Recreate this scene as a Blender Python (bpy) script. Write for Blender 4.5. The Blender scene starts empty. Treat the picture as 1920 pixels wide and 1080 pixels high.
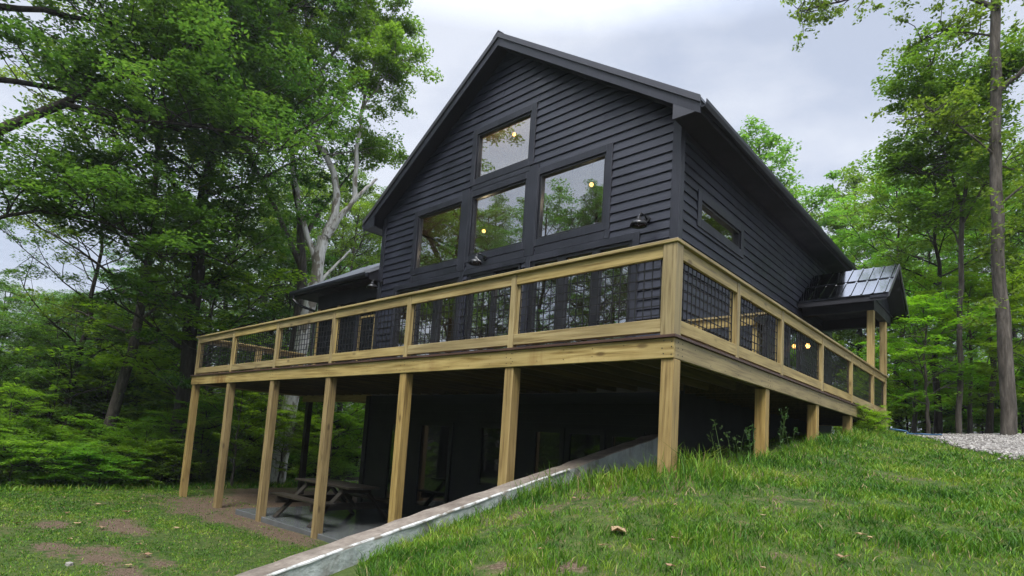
import bpy, math, random
import numpy as np
from mathutils import Matrix, Vector
sc = bpy.context.scene
COL = sc.collection
rad = math.radians

# ---------------------------------------------------------------- camera
cd = bpy.data.cameras.new('camera'); cam = bpy.data.objects.new('camera', cd); COL.objects.link(cam)
cd.sensor_fit = 'HORIZONTAL'; cd.sensor_width = 36.0
cd.lens = 36.0 * 1079.34 / 1920.0
cd.shift_y = 180.0 / 1920.0                      # the photo is the top part of a taller frame
cd.clip_start = 0.05; cd.clip_end = 3000
RT = (0.73829953, 0.67139894, 0.06432159); UP = (0.02081271, -0.11799871, 0.99279562); FW = (-0.67415179, 0.73164183, 0.10109202)
cam.matrix_world = Matrix(((RT[0], UP[0], -FW[0], 2.7423), (RT[1], UP[1], -FW[1], -5.3762), (RT[2], UP[2], -FW[2], -1.2118), (0, 0, 0, 1)))
sc.camera = cam

# ---------------------------------------------------------------- sky, sun, exposure
sc.view_settings.view_transform = 'Standard'; sc.view_settings.look = 'None'
sc.view_settings.exposure = 1.6; sc.view_settings.gamma = 1.0
SUN_EL, SUN_AZ = rad(58), rad(150)               # azimuth measured from +Y towards +X
W = bpy.data.worlds.new('World'); sc.world = W; W.use_nodes = True
wt = W.node_tree; wt.nodes.clear()
def wn(t, **k):
    n = wt.nodes.new(t)
    for a, b in k.items(): setattr(n, a, b)
    return n
sky = wn('ShaderNodeTexSky', sky_type='NISHITA', sun_disc=False, sun_elevation=SUN_EL, sun_rotation=SUN_AZ)
tc = wn('ShaderNodeTexCoord'); mp = wn('ShaderNodeMapping'); mp.inputs['Scale'].default_value = (1.0, 1.0, 2.2)
nz = wn('ShaderNodeTexNoise'); nz.inputs['Scale'].default_value = 3.4; nz.inputs['Detail'].default_value = 6; nz.inputs['Roughness'].default_value = 0.55
wt.links.new(tc.outputs['Generated'], mp.inputs['Vector']); wt.links.new(mp.outputs['Vector'], nz.inputs['Vector'])
cr = wn('ShaderNodeValToRGB')
cr.color_ramp.elements[0].position = 0.38; cr.color_ramp.elements[0].color = (2.05, 2.28, 2.8, 1)
cr.color_ramp.elements[1].position = 0.64; cr.color_ramp.elements[1].color = (3.0, 3.15, 3.5, 1)
wt.links.new(nz.outputs['Fac'], cr.inputs['Fac'])
# an overcast sky is brighter overhead than towards the horizon
sx = wn('ShaderNodeSeparateXYZ'); wt.links.new(tc.outputs['Generated'], sx.inputs[0])
mr = wn('ShaderNodeMapRange'); mr.inputs['From Min'].default_value = 0.6; mr.inputs['From Max'].default_value = 1.0
mr.inputs['To Min'].default_value = 1.0; mr.inputs['To Max'].default_value = 6.0
wt.links.new(sx.outputs['Z'], mr.inputs['Value'])
vm = wn('ShaderNodeVectorMath', operation='SCALE'); wt.links.new(cr.outputs['Color'], vm.inputs[0]); wt.links.new(mr.outputs['Result'], vm.inputs['Scale'])
mx = wn('ShaderNodeMixRGB'); mx.inputs['Fac'].default_value = 0.94
wt.links.new(sky.outputs['Color'], mx.inputs['Color1']); wt.links.new(vm.outputs[0], mx.inputs['Color2'])
bg = wn('ShaderNodeBackground'); bg.inputs['Strength'].default_value = 0.09
wo = wn('ShaderNodeOutputWorld'); wt.links.new(mx.outputs['Color'], bg.inputs['Color']); wt.links.new(bg.outputs['Background'], wo.inputs['Surface'])
sl = bpy.data.lights.new('sun', 'SUN'); sl.energy = 1.5; sl.angle = rad(25); sl.color = (1.0, 0.97, 0.92)
so = bpy.data.objects.new('sun', sl); COL.objects.link(so)
sd = Vector((math.sin(SUN_AZ) * math.cos(SUN_EL), math.cos(SUN_AZ) * math.cos(SUN_EL), math.sin(SUN_EL)))
so.rotation_euler = sd.to_track_quat('Z', 'Y').to_euler(); so.location = (0, 0, 60)

# ---------------------------------------------------------------- materials
MATS = {}
class NT:
    def __init__(s, name):
        s.m = bpy.data.materials.new(name); s.m.use_nodes = True; s.t = s.m.node_tree; s.t.nodes.clear()
        s.out = s.n('ShaderNodeOutputMaterial'); MATS[name] = s.m
    def n(s, t, inp=None, **k):
        n = s.t.nodes.new(t)
        for a, b in k.items(): setattr(n, a, b)
        for a, b in (inp or {}).items():
            if hasattr(b, 'is_linked'): s.t.links.new(b, n.inputs[a])
            else: n.inputs[a].default_value = b
        return n
    def noise(s, vec, scale, detail=4, rough=0.55):
        return s.n('ShaderNodeTexNoise', {'Vector': vec, 'Scale': scale, 'Detail': detail, 'Roughness': rough}).outputs['Fac']
    def ramp(s, fac, stops):
        r = s.n('ShaderNodeValToRGB', {'Fac': fac}); e = r.color_ramp.elements
        while len(e) < len(stops): e.new(0.5)
        for q, (p, c) in zip(e, stops): q.position = p; q.color = tuple(c) + (1,)
        return r.outputs['Color']
    def mix(s, f, a, b, bt='MIX'):
        n = s.n('ShaderNodeMixRGB', {'Fac': f}, blend_type=bt)
        for i, v in ((1, a), (2, b)):
            if hasattr(v, 'is_linked'): s.t.links.new(v, n.inputs[i])
            else: n.inputs[i].default_value = tuple(v) + (1,)
        return n.outputs[0]
    def math(s, op, a, b=0.0):
        n = s.n('ShaderNodeMath', operation=op)
        for i, v in ((0, a), (1, b)):
            if hasattr(v, 'is_linked'): s.t.links.new(v, n.inputs[i])
            else: n.inputs[i].default_value = v
        return n.outputs[0]
    def co(s, scale=(1, 1, 1), rnd=True):
        c = s.n('ShaderNodeTexCoord').outputs['Object']
        if rnd:
            oi = s.n('ShaderNodeObjectInfo').outputs['Random']
            off = s.n('ShaderNodeVectorMath', {0: (37.0, 53.0, 71.0)}, operation='SCALE'); s.t.links.new(oi, off.inputs['Scale'])
            c = s.n('ShaderNodeVectorMath', {0: c, 1: off.outputs[0]}, operation='ADD').outputs[0]
        return s.n('ShaderNodeMapping', {'Vector': c, 'Scale': scale}).outputs[0]
    def pbr(s, color, rough=0.6, bump=None, bs=0.3, bd=0.01, metal=0.0, spec=0.5, **kw):
        p = s.n('ShaderNodeBsdfPrincipled', {'Metallic': metal, 'Specular IOR Level': spec})
        for nm, v in (('Base Color', color), ('Roughness', rough)):
            if hasattr(v, 'is_linked'): s.t.links.new(v, p.inputs[nm])
            else: p.inputs[nm].default_value = (tuple(v) + (1,)) if nm == 'Base Color' else v
        if bump is not None:
            b = s.n('ShaderNodeBump', {'Height': bump, 'Strength': bs, 'Distance': bd}); s.t.links.new(b.outputs[0], p.inputs['Normal'])
        s.t.links.new(p.outputs[0], s.out.inputs[0]); s.p = p
        return s

def wood(name, ax, c0, c1, c2, rough=0.55, stain=False):
    t = NT(name); sc_ = [14, 14, 14]; sc_[ax] = 0.7
    v = t.co(tuple(sc_)); g = t.noise(v, 2.2, 5, 0.6)
    col = t.ramp(g, [(0.36, c0), (0.5, c1), (0.64, c2)])
    sc2 = [5, 5, 5]; sc2[ax] = 2.0
    k = t.n('ShaderNodeTexVoronoi', {'Vector': t.co(tuple(sc2)), 'Scale': 0.9}).outputs['Distance']
    col = t.mix(t.ramp(k, [(0.07, (0.85, 0.85, 0.85)), (0.15, (0, 0, 0))]), col, (c0[0] * .45, c0[1] * .4, c0[2] * .4))
    big = t.noise(t.co((0.9, 0.9, 0.9)), 1.3, 3)
    col = t.mix(t.ramp(big, [(0.4, (0, 0, 0)), (0.75, (0.55, 0.55, 0.55))]), col, tuple(x * 0.62 for x in c1))
    if stain:
        s1 = t.noise(t.co((3.0, 3.0, 0.5), False), 1.0, 4, 0.7)
        s2 = t.noise(t.co((0.33, 0.33, 0.33), False), 1.0, 1)
        f = t.math('MULTIPLY', t.ramp(s1, [(0.5, (0, 0, 0)), (0.66, (1, 1, 1))]), t.ramp(s2, [(0.5, (0, 0, 0)), (0.62, (0.8, 0.8, 0.8))]))
        col = t.mix(f, col, (0.13, 0.055, 0.015))
    oi = t.n('ShaderNodeObjectInfo').outputs['Random']; col = t.n('ShaderNodeHueSaturation', {'Color': col, 'Value': t.math('ADD', 0.84, t.math('MULTIPLY', oi, 0.3)), 'Saturation': t.math('ADD', 0.92, t.math('MULTIPLY', oi, 0.16))}).outputs[0]
    t.pbr(col, t.ramp(g, [(0.3, (rough - .12,) * 3), (0.7, (rough + .12,) * 3)]), g, 0.35, 0.006)
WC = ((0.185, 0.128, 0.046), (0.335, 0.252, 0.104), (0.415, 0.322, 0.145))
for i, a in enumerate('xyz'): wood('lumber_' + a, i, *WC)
wood('lumber_stained', 0, *WC, stain=True)
wood('lumber_post', 2, (0.17, 0.112, 0.042), (0.30, 0.208, 0.078), (0.37, 0.265, 0.105))
wood('old_wood', 0, (0.009, 0.007, 0.005), (0.018, 0.014, 0.009), (0.034, 0.027, 0.018))  # weathered wood; colour also darkened to deepen the shade under the deck
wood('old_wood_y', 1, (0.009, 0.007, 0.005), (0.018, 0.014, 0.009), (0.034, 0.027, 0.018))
wood('tan_panel', 2, (0.22, 0.14, 0.07), (0.34, 0.23, 0.12), (0.42, 0.3, 0.17))
wood('shaded_joist_wood', 1, (0.05, 0.038, 0.018), (0.09, 0.066, 0.03), (0.13, 0.095, 0.045), 0.8)  # joist timber darkened in colour, standing in for shade under the deck
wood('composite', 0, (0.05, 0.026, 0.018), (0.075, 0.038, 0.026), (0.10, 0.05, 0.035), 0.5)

def paint(name, c, rough, ax=0, bs=0.5):
    t = NT(name); s_ = [26, 26, 26]; s_[ax] = 1.6
    g = t.noise(t.co(tuple(s_)), 2.0, 5, 0.65); b = t.noise(t.co((1.1, 1.1, 1.1)), 1.5, 3)
    col = t.mix(t.ramp(t.mix(0.55, t.ramp(b, [(0, (0, 0, 0)), (1, (1, 1, 1))]), t.ramp(g, [(0, (0, 0, 0)), (1, (1, 1, 1))])), [(0.38, (0, 0, 0)), (0.62, (1, 1, 1))]), tuple(x * 0.6 for x in c), tuple(x * 1.4 for x in c))
    t.pbr(col, t.ramp(b, [(0.3, (rough - .1,) * 3), (0.7, (rough + .1,) * 3)]), g, bs, 0.006)
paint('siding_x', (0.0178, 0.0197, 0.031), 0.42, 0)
paint('siding_y', (0.0178, 0.0197, 0.031), 0.42, 1)
paint('trim', (0.0165, 0.018, 0.0265), 0.45, 2, 0.3)
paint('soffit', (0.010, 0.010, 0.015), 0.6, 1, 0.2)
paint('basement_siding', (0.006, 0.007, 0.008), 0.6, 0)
paint('frame_black', (0.012, 0.012, 0.015), 0.35, 2, 0.1)
paint('lamp_black', (0.010, 0.010, 0.011), 0.3, 2, 0.05)
paint('wire_black', (0.006, 0.006, 0.006), 0.5, 2, 0.05)
t = NT('metal_roof'); n_ = t.noise(t.co((1, 1, 1)), 3, 3)
t.pbr((0.17, 0.175, 0.19), t.ramp(n_, [(0.3, (0.08,) * 3), (0.7, (0.18,) * 3)]), n_, 0.05, 0.01, metal=1.0)
t = NT('sheen_metal'); n_ = t.noise(t.co((1, 1, 1)), 3, 3); t.pbr((0.36, 0.375, 0.40), 0.45, n_, 0.05, 0.01, metal=0.8)  # porch roof metal; grey-white sky sheen put into a paler base colour
t = NT('metal_trim'); n_ = t.noise(t.co((1, 1, 1)), 6, 3)
t.pbr((0.075, 0.075, 0.085), t.ramp(n_, [(0.3, (0.3,) * 3), (0.7, (0.45,) * 3)]), metal=0.4)
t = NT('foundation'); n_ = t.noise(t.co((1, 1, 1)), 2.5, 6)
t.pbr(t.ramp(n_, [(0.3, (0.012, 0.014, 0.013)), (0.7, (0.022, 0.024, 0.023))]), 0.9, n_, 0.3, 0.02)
t = NT('interior'); n_ = t.noise(t.co((1, 1, 1)), 1.5, 4)
t.pbr(t.ramp(n_, [(0.3, (0.10, 0.085, 0.055)), (0.7, (0.15, 0.125, 0.085))]), 0.8)
t = NT('corrugated'); v = t.n('ShaderNodeTexWave', {'Vector': t.co((1, 1, 1), False), 'Scale': 5.0}, wave_type='BANDS', bands_direction='X').outputs['Fac']
t.pbr(t.ramp(v, [(0, (0.035, 0.034, 0.03)), (1, (0.09, 0.085, 0.07))]), 0.45, v, 0.8, 0.02, metal=0.5)
t = NT('screen'); n_ = t.noise(t.co((60, 60, 60)), 4, 2)
d_ = t.n('ShaderNodeBsdfDiffuse', {'Color': (0.012, 0.014, 0.016, 1)}).outputs[0]; tr = t.n('ShaderNodeBsdfTransparent').outputs[0]
m_ = t.n('ShaderNodeMixShader', {0: t.ramp(n_, [(0.3, (0.72,) * 3), (0.7, (0.86,) * 3)]), 1: tr, 2: d_}); t.t.links.new(m_.outputs[0], t.out.inputs[0])

def glass(name, refl, tint):
    t = NT(name)
    ge = t.n('ShaderNodeNewGeometry'); dt = t.n('ShaderNodeVectorMath', {0: ge.outputs['Incoming'], 1: ge.outputs['Normal']}, operation='DOT_PRODUCT').outputs['Value']
    k5 = t.math('POWER', t.math('SUBTRACT', 1.0, t.math('ABSOLUTE', dt)), 5.0)
    f = t.math('ADD', t.math('MULTIPLY', k5, 1.0 - refl), refl)
    bn = t.noise(t.co((0.5, 0.5, 0.5)), 1.2, 1)
    bp = t.n('ShaderNodeBump', {'Height': bn, 'Strength': 0.04, 'Distance': 0.02}).outputs[0]
    g = t.n('ShaderNodeBsdfGlossy', {'Color': (0.93, 0.96, 1.0, 1), 'Roughness': 0.0, 'Normal': bp}).outputs[0]
    tr = t.n('ShaderNodeBsdfTransparent', {'Color': tuple(tint) + (1,)}).outputs[0]
    m = t.n('ShaderNodeMixShader', {0: f, 1: tr, 2: g}); t.t.links.new(m.outputs[0], t.out.inputs[0])
glass('glass', 0.33, (0.88, 0.87, 0.80))
t = NT('dark_glass'); n_ = t.noise(t.co((1, 1, 1)), 1, 1); t.pbr((0.01, 0.011, 0.011), 0.03, n_, 0.02, 0.01, spec=0.8)
t = NT('bulb'); t.t.links.new(t.n('ShaderNodeEmission', {'Color': (1.0, 0.50, 0.13, 1), 'Strength': 2.4}).outputs[0], t.out.inputs[0])

t = NT('concrete_wall')
c = t.n('ShaderNodeTexCoord').outputs['Object']; n1 = t.noise(t.co((1, 1, 1), False), 3.5, 6, 0.65); n2 = t.noise(t.co((1, 1, 1), False), 22, 4)
nrm = t.n('ShaderNodeSeparateXYZ', {0: t.n('ShaderNodeNewGeometry').outputs['Normal']}).outputs['Z']
up = t.ramp(nrm, [(0.45, (0, 0, 0)), (0.6, (1, 1, 1))])
side = t.ramp(n1, [(0.3, (0.22, 0.25, 0.235)), (0.55, (0.34, 0.375, 0.355)), (0.75, (0.44, 0.47, 0.45))])
top = t.ramp(n1, [(0.32, (0.085, 0.066, 0.05)), (0.52, (0.17, 0.14, 0.11)), (0.72, (0.26, 0.225, 0.185))])
top = t.mix(t.ramp(n2, [(0.45, (0, 0, 0)), (0.7, (0.7, 0.7, 0.7))]), top, (0.10, 0.08, 0.062))
zs = t.noise(t.co((1.2, 1.2, 0.4), False), 4, 4); side = t.mix(t.ramp(zs, [(0.48, (0, 0, 0)), (0.66, (0.75, 0.75, 0.75))]), side, (0.13, 0.12, 0.095))
t.pbr(t.mix(up, side, top), 0.85, t.math('ADD', n1, n2), 0.5, 0.02)
t = NT('concrete_edge'); n1 = t.noise(t.co((1, 1, 1), False), 8, 5); t.pbr(t.ramp(n1, [(0.4, (0.16, 0.14, 0.11)), (0.47, (0.36, 0.37, 0.35)), (0.6, (0.5, 0.5, 0.48))]), 0.7, n1, 0.4, 0.01)
t = NT('wet_concrete'); n1 = t.noise(t.co((1, 1, 1)), 1.4, 5, 0.6); n2 = t.noise(t.co((1, 1, 1)), 30, 3)
t.pbr(t.ramp(n1, [(0.3, (0.07, 0.076, 0.078)), (0.7, (0.12, 0.128, 0.128))]), t.ramp(n1, [(0.35, (0.12,) * 3), (0.65, (0.26,) * 3)]), n2, 0.05, 0.002)

t = NT('ground_cover')
at = t.n('ShaderNodeAttribute', attribute_name='dirt').outputs['Fac']
cw = t.co((1, 1, 1), False); n1 = t.noise(cw, 1.1, 6, 0.65); n2 = t.noise(cw, 9, 5, 0.7); n3 = t.noise(cw, 45, 3, 0.7)
gr = t.ramp(n2, [(0.3, (0.020, 0.038, 0.008)), (0.5, (0.046, 0.078, 0.013)), (0.7, (0.09, 0.11, 0.025))])
di = t.ramp(n3, [(0.3, (0.045, 0.028, 0.018)), (0.5, (0.105, 0.07, 0.045)), (0.72, (0.22, 0.17, 0.125))])
f = t.math('ADD', at, t.math('MULTIPLY', t.math('SUBTRACT', n1, 0.5), 2.2)); f = t.math('ADD', f, t.math('MULTIPLY', t.math('SUBTRACT', n2, 0.5), 1.7))
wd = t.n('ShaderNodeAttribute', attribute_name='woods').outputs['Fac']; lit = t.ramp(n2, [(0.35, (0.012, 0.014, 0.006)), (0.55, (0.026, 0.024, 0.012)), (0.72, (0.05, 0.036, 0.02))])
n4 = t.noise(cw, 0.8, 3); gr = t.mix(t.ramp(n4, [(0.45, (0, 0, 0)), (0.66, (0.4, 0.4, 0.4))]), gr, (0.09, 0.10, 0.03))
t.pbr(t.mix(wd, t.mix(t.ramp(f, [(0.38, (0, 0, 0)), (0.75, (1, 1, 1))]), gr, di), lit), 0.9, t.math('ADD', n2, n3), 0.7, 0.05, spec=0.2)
t = NT('gravel'); cw = t.co((1, 1, 1), False); vo = t.n('ShaderNodeTexVoronoi', {'Vector': cw, 'Scale': 26.0}); n1 = t.noise(cw, 0.9, 5)
cc = t.ramp(t.n('ShaderNodeSeparateXYZ', {0: vo.outputs['Color']}).outputs[0], [(0, (0.085, 0.078, 0.07)), (0.5, (0.19, 0.175, 0.155)), (1, (0.32, 0.305, 0.28))])
t.pbr(t.mix(t.ramp(n1, [(0.4, (0, 0, 0)), (0.7, (0.5, 0.5, 0.5))]), cc, (0.17, 0.14, 0.10)), 0.85, vo.outputs['Distance'], 0.8, 0.03)
t = NT('stone'); ri = t.n('ShaderNodeNewGeometry').outputs['Random Per Island']; t.pbr(t.ramp(ri, [(0, (0.07, 0.062, 0.055)), (0.5, (0.19, 0.175, 0.155)), (1, (0.36, 0.34, 0.31))]), 0.85)

def leafmat(name, c0, c1, c2, trans=0.5):
    t = NT(name); ri = t.n('ShaderNodeNewGeometry').outputs['Random Per Island']
    oi = t.n('ShaderNodeObjectInfo').outputs['Random']
    big = t.noise(t.co((1, 1, 1)), 0.55, 2)
    f = t.math('ADD', t.math('MULTIPLY', ri, 0.5), t.math('ADD', t.math('MULTIPLY', big, 0.7), -0.1))
    col = t.ramp(f, [(0.1, c0), (0.5, c1), (0.9, c2)])
    hs = t.n('ShaderNodeHueSaturation', {'Color': col, 'Hue': t.math('ADD', 0.48, t.math('MULTIPLY', oi, 0.035)), 'Value': t.math('ADD', 0.85, t.math('MULTIPLY', oi, 0.3))}).outputs[0]
    d = t.n('ShaderNodeBsdfPrincipled', {'Roughness': 0.5, 'Specular IOR Level': 0.22, 'Base Color': hs}).outputs[0]
    tl = t.n('ShaderNodeBsdfTranslucent', {'Color': t.n('ShaderNodeHueSaturation', {'Color': hs, 'Value': 1.8, 'Saturation': 1.1}).outputs[0]}).outputs[0]
    m = t.n('ShaderNodeMixShader', {0: trans, 1: d, 2: tl}); t.t.links.new(m.outputs[0], t.out.inputs[0])
leafmat('leaf_dark', (0.026, 0.058, 0.013), (0.056, 0.115, 0.021), (0.115, 0.195, 0.034))
leafmat('leaf_mid', (0.048, 0.098, 0.018), (0.105, 0.19, 0.028), (0.18, 0.28, 0.045))
leafmat('leaf_grey', (0.030, 0.058, 0.024), (0.058, 0.10, 0.040), (0.11, 0.16, 0.065))
leafmat('leaf_bright', (0.055, 0.115, 0.020), (0.10, 0.195, 0.030), (0.165, 0.275, 0.045), 0.5)
t = NT('grass_blade'); ri = t.n('ShaderNodeNewGeometry').outputs['Random Per Island']; cw = t.co((1, 1, 1), False); n1 = t.noise(cw, 1.0, 4, 0.6); n2 = t.noise(cw, 4.5, 3, 0.6)
f = t.math('ADD', t.math('MULTIPLY', ri, 0.35), t.math('SUBTRACT', t.math('ADD', t.math('MULTIPLY', n1, 1.0), t.math('MULTIPLY', n2, 0.8)), 0.55))
col = t.ramp(f, [(0.22, (0.020, 0.065, 0.006)), (0.45, (0.060, 0.165, 0.010)), (0.62, (0.13, 0.25, 0.014)), (0.85, (0.25, 0.30, 0.04))])
col = t.mix(t.ramp(ri, [(0.955, (0, 0, 0)), (0.965, (1, 1, 1))]), col, (0.32, 0.25, 0.12))
d = t.n('ShaderNodeBsdfPrincipled', {'Roughness': 0.55, 'Specular IOR Level': 0.25, 'Base Color': col}).outputs[0]; tl = t.n('ShaderNodeBsdfTranslucent', {'Color': col}).outputs[0]
m = t.n('ShaderNodeMixShader', {0: 0.3, 1: d, 2: tl}); t.t.links.new(m.outputs[0], t.out.inputs[0])
leafmat('leaf_lime', (0.08, 0.16, 0.022), (0.15, 0.28, 0.032), (0.24, 0.38, 0.05), 0.5)
leafmat('weed_leaf', (0.03, 0.065, 0.018), (0.06, 0.12, 0.03), (0.10, 0.17, 0.045), 0.3)
leafmat('dead_leaf', (0.20, 0.11, 0.05), (0.30, 0.2, 0.11), (0.42, 0.33, 0.22), 0.2)
def bark(name, c0, c1, c2, patch=False):
    t = NT(name); v = t.co((9, 9, 1.6)); g = t.noise(v, 1.6, 6, 0.65)
    col = t.ramp(g, [(0.32, c0), (0.52, c1), (0.7, c2)])
    if patch:
        v2 = t.noise(t.co((2.6, 2.6, 1.2)), 1.3, 4, 0.6); z = t.n('ShaderNodeSeparateXYZ', {0: t.n('ShaderNodeTexCoord').outputs['Object']}).outputs['Z']
        col = t.mix(t.ramp(v2, [(0.5, (0, 0, 0)), (0.56, (1, 1, 1))]), col, (0.24, 0.21, 0.165))
        up_ = t.math('MULTIPLY', t.math('SUBTRACT', z, 11.0), 0.18)
        col = t.mix(t.ramp(up_, [(0, (0, 0, 0)), (1, (0.75, 0.75, 0.75))]), col, (0.16, 0.13, 0.095))
    t.pbr(col, 0.9, g, 0.9, 0.05, spec=0.2)
bark('bark_grey', (0.038, 0.033, 0.027), (0.085, 0.074, 0.062), (0.145, 0.128, 0.107))
bark('bark_dark', (0.018, 0.015, 0.012), (0.042, 0.036, 0.029), (0.075, 0.066, 0.054))
bark('bark_white', (0.42, 0.4, 0.36), (0.64, 0.62, 0.57), (0.76, 0.74, 0.70), True)
t = NT('far_hill'); n1 = t.noise(t.co((1, 1, 1), False), 0.12, 6, 0.7); t.pbr(t.ramp(n1, [(0.35, (0.022, 0.048, 0.022)), (0.65, (0.05, 0.09, 0.035))]), 0.95, n1, 1.0, 4.0, spec=0.1)
t = NT('blue_hose'); t.pbr((0.04, 0.11, 0.22), 0.4)

# ---------------------------------------------------------------- mesh helpers
class MB:
    def __init__(s): s.v = []; s.f = []
    def hexa(s, p):                                # 8 points: bottom ring, top ring
        b = len(s.v); s.v += [tuple(q) for q in p]
        s.f += [(b, b + 3, b + 2, b + 1), (b + 4, b + 5, b + 6, b + 7)] + [(b + i, b + (i + 1) % 4, b + 4 + (i + 1) % 4, b + 4 + i) for i in range(4)]
        return s
    def box(s, x0, x1, y0, y1, z0, z1):
        return s.hexa([(x0, y0, z0), (x1, y0, z0), (x1, y1, z0), (x0, y1, z0), (x0, y0, z1), (x1, y0, z1), (x1, y1, z1), (x0, y1, z1)])
    def beam(s, a, b, w, h, up=(0, 0, 1)):         # a bar of section w x h from a to b
        a = Vector(a); b = Vector(b); d = (b - a).normalized(); r = d.cross(Vector(up)).normalized(); u = r.cross(d)
        P = []
        for c in (a, b):
            P += [c - r * w / 2 - u * h / 2, c + r * w / 2 - u * h / 2, c + r * w / 2 + u * h / 2, c - r * w / 2 + u * h / 2]
        return s.hexa(P)
    def prism(s, poly, fn, a, b):                  # poly of (p, q); fn(p, q, t) -> xyz
        n = len(poly); k = len(s.v)
        s.v += [tuple(fn(p, q, a)) for p, q in poly] + [tuple(fn(p, q, b)) for p, q in poly]
        s.f += [tuple(range(k, k + n)), tuple(range(k + 2 * n - 1, k + n - 1, -1))] + [(k + i, k + n + i, k + n + (i + 1) % n, k + (i + 1) % n) for i in range(n)]
        return s
    def tube(s, pts, radii, n=8, cap=True):
        pts = [Vector(p) for p in pts]; base = len(s.v); u = None
        for i, p in enumerate(pts):
            d = (pts[min(i + 1, len(pts) - 1)] - pts[max(i - 1, 0)]).normalized()
            if u is None: u = d.orthogonal().normalized()
            u = (u - d * u.dot(d)); u = u.normalized() if u.length > 1e-6 else d.orthogonal().normalized()
            w = d.cross(u); r = radii[i] if hasattr(radii, '__len__') else radii
            for k in range(n):
                a = 2 * math.pi * k / n; s.v.append(tuple(p + (u * math.cos(a) + w * math.sin(a)) * r))
        for i in range(len(pts) - 1):
            for k in range(n):
                a = base + i * n + k; b = base + i * n + (k + 1) % n; s.f.append((a, b, b + n, a + n))
        if cap:
            s.f.append(tuple(base + k for k in range(n - 1, -1, -1))); e = base + (len(pts) - 1) * n; s.f.append(tuple(e + k for k in range(n)))
        return s
    def lathe(s, c, prof, n=20):                   # (r, z) profile about a vertical axis
        base = len(s.v)
        for r, z in prof:
            for k in range(n):
                a = 2 * math.pi * k / n; s.v.append((c[0] + r * math.cos(a), c[1] + r * math.sin(a), c[2] + z))
        for i in range(len(prof) - 1):
            for k in range(n):
                a = base + i * n + k; b = base + i * n + (k + 1) % n; s.f.append((a, b, b + n, a + n))
        return s
    def build(s, name, mat, root=None, off=None, smooth=False, bevel=0):
        o_ = Vector(off) if off is not None else (world_loc(root) if root else Vector((0, 0, 0)))
        me = bpy.data.meshes.new(name); me.from_pydata([tuple(Vector(v) - o_) for v in s.v], [], s.f); me.update()
        me.materials.append(MATS[mat])
        if smooth:
            for p in me.polygons: p.use_smooth = True
        o = bpy.data.objects.new(name, me); COL.objects.link(o)
        if root: o.parent = root
        else: o.location = o_
        if bevel:
            b = o.modifiers.new('bevel', 'BEVEL'); b.width = bevel; b.segments = 1; b.limit_method = 'ANGLE'
        return o
def world_loc(o):
    v = Vector((0, 0, 0))
    while o: v += o.location; o = o.parent
    return v
def tag(o, label, cat, group=None):
    o['label'] = label; o['category'] = cat
    if group: o['group'] = group
    return o
def thing(name, loc, label, cat, group=None):
    o = bpy.data.objects.new(name, None); COL.objects.link(o); o.location = loc; o.empty_display_size = 0.2
    return tag(o, label, cat, group)
def np_mesh(name, V, F, mat, root=None, loc=(0, 0, 0), smooth=False):
    me = bpy.data.meshes.new(name); V = np.ascontiguousarray(V, np.float32); F = np.ascontiguousarray(F, np.int32)
    me.vertices.add(len(V)); me.vertices.foreach_set('co', V.ravel())
    k = F.shape[1]; me.loops.add(F.size); me.loops.foreach_set('vertex_index', F.ravel())
    me.polygons.add(len(F)); me.polygons.foreach_set('loop_start', np.arange(0, F.size, k, dtype=np.int32))
    try: me.polygons.foreach_set('loop_total', np.full(len(F), k, np.int32))
    except Exception: pass
    me.update(calc_edges=True); me.materials.append(MATS[mat])
    if smooth: me.polygons.foreach_set('use_smooth', np.ones(len(F), bool))
    o = bpy.data.objects.new(name, me); COL.objects.link(o); o.location = loc
    if root: o.parent = root
    return o
def part(name, mat, root, *a, bevel=0):
    return MB().box(*a).build(name, mat, root, bevel=bevel)

# ---------------------------------------------------------------- ground
GX = np.array([-1.57, -0.07, 3.0, 8.0, 30.0])
GY = np.array([-40, -8, -5.4, -3.3, -1.4, 0, 2.8, 5.1, 7.5, 10, 12, 16, 25, 40, 90.])
GZ = np.array([[-3.6, -3.6, -3.6, -3.7, -4], [-3.35, -3.3, -3.35, -3.5, -3.6], [-2.95, -2.85, -2.75, -2.8, -3], [-2.52, -2.3, -2.25, -2.3, -2.6], [-2.06, -1.8, -1.85, -1.9, -2.2],
               [-1.72, -1.45, -1.55, -1.65, -1.9], [-1.38, -1.2, -1.28, -1.4, -1.6], [-1.1, -0.88, -1.07, -1.2, -1.3], [-0.8, -0.62, -0.82, -0.85, -0.9], [-0.6, -0.52, -0.5, -0.5, -0.4],
               [-0.45, -0.42, -0.3, -0.3, -0.1], [-0.2, -0.2, -0.08, 0, 0.2], [0.0, 0.1, 0.2, 0.3, 0.6], [0.3, 0.3, 0.4, 0.5, 1], [2, 2, 2, 2, 2]])
WALLX = -1.72
def sstep(t): t = np.clip(t, 0, 1); return t * t * (3 - 2 * t)
def vnoise(x, y, s, seed=0):
    return (np.sin(x * s * 1.3 + seed) * np.cos(y * s * 1.1 + seed * 2) + np.sin(x * s * .7 - y * s * 1.7 + seed * 3) + np.sin((x + y) * s * 2.3 + seed)) / 3
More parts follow.
